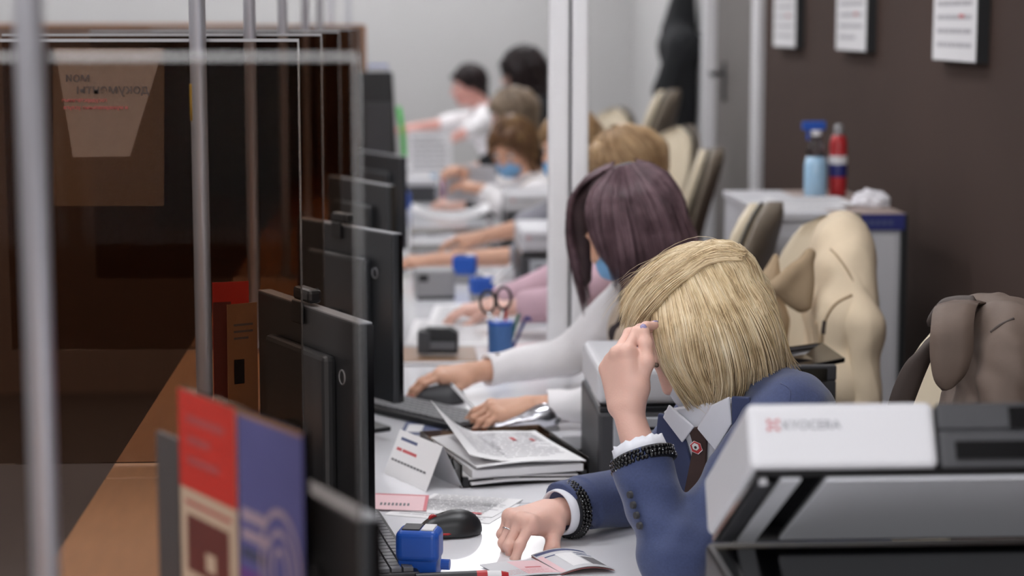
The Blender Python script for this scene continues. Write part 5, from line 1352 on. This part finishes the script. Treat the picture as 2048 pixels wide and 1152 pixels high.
# ------------------------------------------------------------------ the people further along the row
def colleague(label, y, hx, hz, fwd, hair_m, skin_m, top_m, hair_kind='bob', mask=None, elL=None, wrL=None, elR=None, wrR=None, sleeve=.9, sx=.80, vest=None, scale=1.0, up=None, legs='skirt_black', rot=0.0, nails=None):
    p = thing('person', label, 'person', (0, 0, 0))
    nz = hz-.145; nx = hx+.085
    J = dict(waist=(sx-.02, y, .76), chest=(nx+.045, y, nz-.13), neck=(nx, y, nz), shL=(nx+.02, y-.17, nz-.045), shR=(nx+.01, y+.17, nz-.045), skull=(hx+.035, y, hz-.04))
    J['elL'] = elL or (nx-.10, y-.24, nz-.26); J['elR'] = elR or (nx-.10, y+.22, nz-.26)
    J['wrL'] = wrL or (nx-.32, y-.16, .80); J['wrR'] = wrR or (nx-.32, y+.14, .80)
    seat_legs(J, y, sx)
    S = Sculpt(); body(S, J); f = nrm(fwd); u0 = up if up is not None else (f[0]*.35, f[1]*.35, 1); R = head_frame(f, u0); HC = V(hx, y, hz); T = head(S, HC, R, scale)
    for s_ in 'LR':
        d = V(*J['wr'+s_])-V(*J['el'+s_]); d[2] *= .3
        hand(S, J['wr'+s_], d, (0, -.1, 1), s_, [(.35, .4, .2)]*4, ((.03, .022, -.010), ((.75, .5, -.3), (.9, .2, -.3), (.95, .1, -.2))))
    lo, hi = local_box([J[k_] for k_ in J]+[HC], .19)
    S.build('body', skin_m, p, lo, hi, .0065)
    face_parts(T, R, scale, p)
    if mask: mask_part(T, R, scale, mask, p)
    S = Sculpt(); top_garment(S, J, .013, (0, sleeve), 1.0, 1.0)
    for s_ in 'LR':
        e_ = V(*J['el'+s_]); q_ = V(*J['wr'+s_]); S.cone(e_+(q_-e_)*(sleeve-.15), q_+(q_-e_)*.2, .031, .030, k=.003, op='s')
    S.warp(folds(.004, 36, int(y*10)))
    S.build('top', top_m, p, lo, hi, .008)
    if vest:
        S = Sculpt(); sd = V(0, 1, 0); c_ = V(*J['chest']); wa = V(*J['waist']); pl = V(*J['pelvis'])
        S.cone(pl-sd*.08, pl+sd*.08, .13, k=.05); S.cone(wa-sd*.06, wa+sd*.06, .112, k=.05); S.cone(c_-sd*.08, c_+sd*.08, .114, k=.06); S.cone((nx+.01, y-.10, nz-.05), (nx+.01, y+.10, nz-.05), .074, k=.05)
        S.plane((0, y-.155, 0), (0, -1, 0), .01); S.plane((0, y+.155, 0), (0, 1, 0), .01); S.ell((nx-.10, y, nz-.06), (.06, .05, .14), k=.02, op='s')
        S.build('vest', vest, p, lo, hi, .009)
    S = Sculpt(); clothes_legs(S, J); S.build('trousers', legs, p, lo, hi, .011); shoes(J, p)
    # hair
    S = Sculpt(); Q = lambda x, yy, z: HC+R@V(x*scale, yy*scale, z*scale)
    S.ell(Q(0, -.022, .036), (.088*scale, .100*scale, .092*scale), R, k=.02)
    dn = V(0, 0, -1)
    if hair_kind in ('bob', 'long'):
        Lh = .13 if hair_kind == 'bob' else .26
        for sg in (-1, 1):
            a = Q(sg*.072, -.01, .01); S.cone(a, a+dn*Lh+V(.03, 0, 0), .030, .022, k=.05)
        a = Q(0, -.085, .0); S.cone(a, a+dn*Lh+V(.02, 0, 0), .055, .045, k=.06); 
        for sg in (-1, 1): S.cone(Q(sg*.03, .045, .085), Q(sg*.070, .060, .01), .022, .016, k=.03)
    if hair_kind == 'short': S.cone(Q(0, -.06, .0), Q(0, -.07, -.06), .06, .045, k=.04)
    S.ell(Q(0, .090, -.035), (.060*scale, .055*scale, .082*scale), R, k=.015, op='s')
    S.warp(folds(.004, 80, int(y*7)))
    hb_ = S.build('hair', hair_m, p, HC-.38, HC+.22, .007)
    r_ = np.random.default_rng(int(y*100)); gd = []
    for q in np.linspace(-2.4, 2.4, 9):
        top = Q(.01*math.sin(q), -.02+.02*math.cos(q), .128); mid = Q(.092*math.sin(q), -.022+.104*math.cos(q)*(1 if abs(q) > .7 else .9), .055); low = Q(.096*math.sin(q), -.03+.100*math.cos(q), -.005)
        end = low+dn*(.10 if hair_kind == 'bob' else .22 if hair_kind == 'long' else .03)+V(.012, 0, 0)
        if abs(q) < .9: end = Q(.075*math.sin(q)*1.2, .085, .045); low = Q(.085*math.sin(q), .082, .07)
        gd.append([top, mid, low, end])
    st = strands([(gd, 260, .0022, .007, 0)], 'strands', hair_m, hb_, 8, int(y*3), S, .002); st['kind'] = 'stuff'
    return p, J, T, R
colleague('person with honey-blond hair and pink sleeves, half hidden by the white post', 5.85, .650, 1.215, (-.85, -.12, -.45), 'hair_honey', 'skin', 'pink_knit', 'long', 'mask_blue',
          elL=(.46, 5.62, .86), wrL=(.335, 5.72, .835), elR=(.46, 6.05, .86), wrR=(.27, 6.0, .80), sx=.84)
colleague('masked person with fair hair and bare forearm, face just left of the white post', 7.22, .603, 1.205, (-.90, -.35, -.25), 'hair_honey', 'skin_warm', 'grey_knit', 'bob', 'mask_blue',
          elL=(0.434, 7.04, 0.828), wrL=(0.116, 7.1, 0.809), elR=(.47, 7.46, .89), wrR=(.30, 7.48, .85), sleeve=-.0, sx=.86)
colleague('masked person with brown highlighted bob, beige vest and white blouse, looking down', 8.56, .472, 1.116, (-.45, -.70, -.42), 'hair_brown', 'skin_warm', 'blouse_white', 'bob', 'mask_blue',
          elL=(.43, 8.36, .88), wrL=(.34, 8.42, .95), elR=(.35, 8.74, .91), wrR=(.27, 8.60, 1.01), vest='vest_beige', sx=.74)
colleague('person with ash-blond hair just behind the person in the beige vest', 9.45, .520, 1.21, (-.92, -.1, -.35), 'hair_ash', 'skin', 'black_cloth', 'bob', None, sx=.78)
colleague('dark long-haired person with light grey collar, tallest in the far group', 10.65, .640, 1.375, (-.80, .45, -.15), 'hair_dark', 'skin', 'black_cloth', 'long', None, sx=.90, scale=1.12, elL=(.56, 10.35, .98), wrL=(.40, 10.38, .90))
colleague('furthest person, short dark hair in profile with a white shirt, arm reaching left', 11.85, .400, 1.27, (-.95, -.22, -.20), 'hair_dark', 'skin_pink', 'blouse_white', 'short', None,
          elL=(.40, 11.58, 1.02), wrL=(.31, 11.52, .985), elR=(.30, 12.05, 1.04), wrR=(.10, 12.0, 1.02), sleeve=.35, sx=.66)
hs = sheet('held_paper', (0.195, 8.59, 0.881), (.22, .02, 0), (-.01, -.03, .155), ['paper_grey', 'ink_light'], print_lines(.1, .9, .1, .9, 8, 1, 80), None, .001, lambda s_, t_: -.006*math.sin(s_*PI))
tag(hs, 'white sheet held up by the masked person in the beige vest', 'paper')
h2 = sheet('held_paper', (.04, 11.42, .752), (.25, .02, 0), (.0, -.03, .28), ['paper', 'ink'], print_lines(.1, .9, .2, .9, 7, 1, 81), None, .001)
tag(h2, 'white printed sheet standing on the furthest desk', 'paper')
mg = thing('magenta_stapler', 'small magenta stapler in the furthest person\'s hand', 'stapler', (.215, 11.50, .985)); MB().box((0, -.02, 0), (.07, .02, .022)).build('arm', 'magenta_plastic', mg, .006); MB().box((0, -.02, -.014), (.075, .02, -.002)).build('base', 'magenta_plastic', mg, .004)

# ------------------------------------------------------------------ coats over the chair backs
def smooth_patch(base, name, pts, off, rad, m, parent, vox=.0035, k=.02, warp=None):
    """a flap of cloth lying on a sculpted coat: capsules through points snapped to its surface"""
    S2 = Sculpt()
    for line in pts:
        P = snap(base, line, off)
        for a_, b_ in zip(P[:-1], P[1:]): S2.cone(a_, b_, rad, k=k)
    A = np.vstack([snap(base, l, off) for l in pts]); lo_, hi_ = A.min(0)-rad*2.2, A.max(0)+rad*2.2
    if warp: S2.warp(warp)
    return S2.build(name, m, parent, lo_, hi_, vox)
S = Sculpt(); coat = S
for z, r, ya, yb, x in ((1.150, .046, 4.60, 4.74, 1.020), (1.09, .060, 4.53, 4.80, 1.012), (.98, .075, 4.49, 4.84, 1.0), (.82, .082, 4.48, 4.85, .990), (.60, .088, 4.47, 4.86, .985)): S.cone((x+.004, ya, z), (x+.03, yb, z), r, k=.09)
def creases(q):      # narrow vertical folds that deepen towards the hem
    dp = np.clip((1.12-q[..., 2])/.35, .15, 1); w_ = q[..., 1]*38+q[..., 0]*26+1.3*np.sin(q[..., 2]*6+q[..., 1]*9)
    return (-.0065*dp*(1-np.abs(np.sin(w_)))**2+.0030*dp*np.sin(w_*.5)+.0012*np.sin(q[..., 2]*46+q[..., 1]*30+2*np.sin(q[..., 0]*40))).astype(np.float32)
S.warp(creases); S.plane((0, 0, .55), (0, 0, -1))
ct = S.build('trench_coat', 'coat_cream', None, V(.80, 4.30, .50), V(1.20, 5.02, 1.26), .0055)
tag(ct, 'beige trench coat draped over the chair behind the plum-haired woman', 'coat')
S = Sculpt(); S.cone((1.006, 4.490, 1.085), (1.034, 4.432, .97), .030, .034, k=.05); S.cone((1.034, 4.432, .97), (1.044, 4.400, .60), .034, .034, k=.05); S.warp(creases); S.warp(folds(.0016, 70, 34))
S.build('sleeve', 'coat_cream', ct, V(.92, 4.33, .58), V(1.12, 4.56, 1.16), .0045)
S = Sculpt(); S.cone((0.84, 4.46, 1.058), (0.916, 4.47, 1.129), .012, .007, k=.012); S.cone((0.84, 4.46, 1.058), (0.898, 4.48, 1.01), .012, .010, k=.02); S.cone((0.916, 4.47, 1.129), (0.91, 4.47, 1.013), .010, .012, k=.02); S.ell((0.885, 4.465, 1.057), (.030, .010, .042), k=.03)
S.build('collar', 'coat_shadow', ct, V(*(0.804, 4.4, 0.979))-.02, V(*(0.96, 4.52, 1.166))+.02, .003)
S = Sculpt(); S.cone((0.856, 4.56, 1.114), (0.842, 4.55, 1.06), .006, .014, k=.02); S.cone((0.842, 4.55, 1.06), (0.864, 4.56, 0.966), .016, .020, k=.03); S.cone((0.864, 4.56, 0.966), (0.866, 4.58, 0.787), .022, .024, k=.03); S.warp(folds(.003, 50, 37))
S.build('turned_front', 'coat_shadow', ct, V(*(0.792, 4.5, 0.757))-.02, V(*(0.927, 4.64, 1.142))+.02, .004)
def line_on(base, name, pts, rad, m, parent, off=0.0): return MB().tube(catmull(snap(base, pts, off), 18), rad, 7).build(name, m, parent, smooth=True)
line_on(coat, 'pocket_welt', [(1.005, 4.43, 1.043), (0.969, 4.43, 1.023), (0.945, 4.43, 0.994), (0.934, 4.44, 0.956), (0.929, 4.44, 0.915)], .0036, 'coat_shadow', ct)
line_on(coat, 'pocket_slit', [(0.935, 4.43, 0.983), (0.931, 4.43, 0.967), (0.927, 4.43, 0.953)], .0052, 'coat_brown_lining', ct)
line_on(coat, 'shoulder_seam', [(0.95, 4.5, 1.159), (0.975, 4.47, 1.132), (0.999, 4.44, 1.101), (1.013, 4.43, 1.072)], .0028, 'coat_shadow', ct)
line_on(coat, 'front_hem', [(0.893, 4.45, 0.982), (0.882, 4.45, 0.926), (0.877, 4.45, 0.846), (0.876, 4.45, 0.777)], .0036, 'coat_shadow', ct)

# brown-grey jacket over the nearest chair
S = Sculpt(); jb = S
for z, r, ya, yb, x in ((1.145, .036, 3.24, 3.40, 1.000), (1.08, .060, 3.22, 3.37, .995), (.96, .078, 3.20, 3.34, .985), (.80, .086, 3.19, 3.33, .985)): S.cone((x+.005, ya, z), (x, yb, z), r, k=.08)
S.cone((1.04, 3.30, 1.14), (1.06, 3.62, 1.10), .030, k=.05); S.cone((1.07, 3.30, 1.0), (1.07, 3.60, .95), .040, k=.08)
S.warp(lambda q: (.0035*np.sin(q[..., 1]*60+q[..., 0]*50+1.8*np.sin(q[..., 2]*9))).astype(np.float32)); S.warp(folds(.0022, 34, 41)); S.warp(folds(.0024, 90, 42)); S.plane((0, 0, .70), (0, 0, -1))
jc = S.build('brown_jacket', 'coat_brown', None, V(.84, 3.04, .64), V(1.20, 3.72, 1.24), .0045)
tag(jc, 'brown-grey jacket hung over the nearest cream chair, collar turned out', 'jacket')
def GJ(x, y, d=0.0):
    k_ = (3.42+d)/4050.0; return V(.953+(x-1890)*k_+d*.26, 3.42+d, 1.13-(y-640)*k_)
def band(name, line, widths, th, m, parent):
    """a strip of cloth along a centre line; widths are half-width vectors"""
    P = catmull(line, 22); W_ = catmull(widths, 22); mb = MB(); vs = []; F = []
    for i in range(22):
        d = P[min(i+1, 21)]-P[max(i-1, 0)]; n_ = nrm(np.cross(d, W_[i])); n_ = n_ if n_[1] < 0 else -n_
        for s_ in (-1, -.4, .4, 1): vs.append(P[i]+W_[i]*s_+n_*th*(1-.8*abs(s_)**3))
        for s_ in (1, .4, -.4, -1): vs.append(P[i]+W_[i]*s_-n_*th*(1-.8*abs(s_)**3))
    for i in range(21):
        for j in range(8): a = i*8+j; b = i*8+(j+1) % 8; F.append((a, b, b+8, a+8))
    F += [tuple(range(8))[::-1], tuple(range(21*8, 22*8))]
    mb.add(vs, F); return mb.build(name, m, parent, smooth=True)
band('front_edge', [GJ(1768,845,-.10), GJ(1800,740,-.11), GJ(1835,665,-.12), GJ(1880,628,-.11), GJ(1930,616,-.08)],
     [V(.021, 0, .006), V(.026, 0, .010), V(.026, .0, .018), V(.012, .0, .024), V(.004, .02, .024)], .008, 'coat_brown_lining', jc)
band('collar', [(0.961, 3.36, 1.173), (0.919, 3.28, 1.179), (0.898, 3.225, 1.156), (0.895, 3.215, 1.112), (0.894, 3.215, 1.073), (0.893, 3.22, 1.052)],
     [V(.030, -.02, .002), V(.033, -.012, .004), V(.034, -.006, .004), V(.034, -.006, .004), V(.026, -.004, .006), V(.010, -.002, .004)], .0065, 'coat_brown', jc)
band('collar_stand', [(0.909, 3.4, 1.138), (0.919, 3.38, 1.16), (0.938, 3.34, 1.172), (0.956, 3.3, 1.18)], [V(.004, 0, .012), V(.004, .006, .014), V(.0, .012, .014), V(.0, .012, .012)], .007, 'coat_brown_lining', jc)
line_on(jb, 'shoulder_seam', [(0.928, 3.2, 1.167), (0.957, 3.2, 1.175), (0.994, 3.2, 1.177)], .0026, 'coat_brown_lining', jc)
for q in ((1752, 800), (1878, 815)):
    p = GJ(q[0], q[1], -.13); MB().cyl(p, p+V(0, -.004, 0), .0045, None, 12).build('snap_button', 'silver', jc)

line_on(jkS, 'shoulder_seam', [(0.616, 3.22, 1.095), (0.627, 3.18, 1.075), (0.627, 3.16, 1.046), (0.612, 3.15, 1.016)], .0016, 'lapel_navy', jk, .0)
line_on(jkS, 'back_seam', [(0.684, 3.4, 1.051), (0.711, 3.36, 1.021), (0.729, 3.34, 0.985)], .0014, 'lapel_navy', jk, .0)
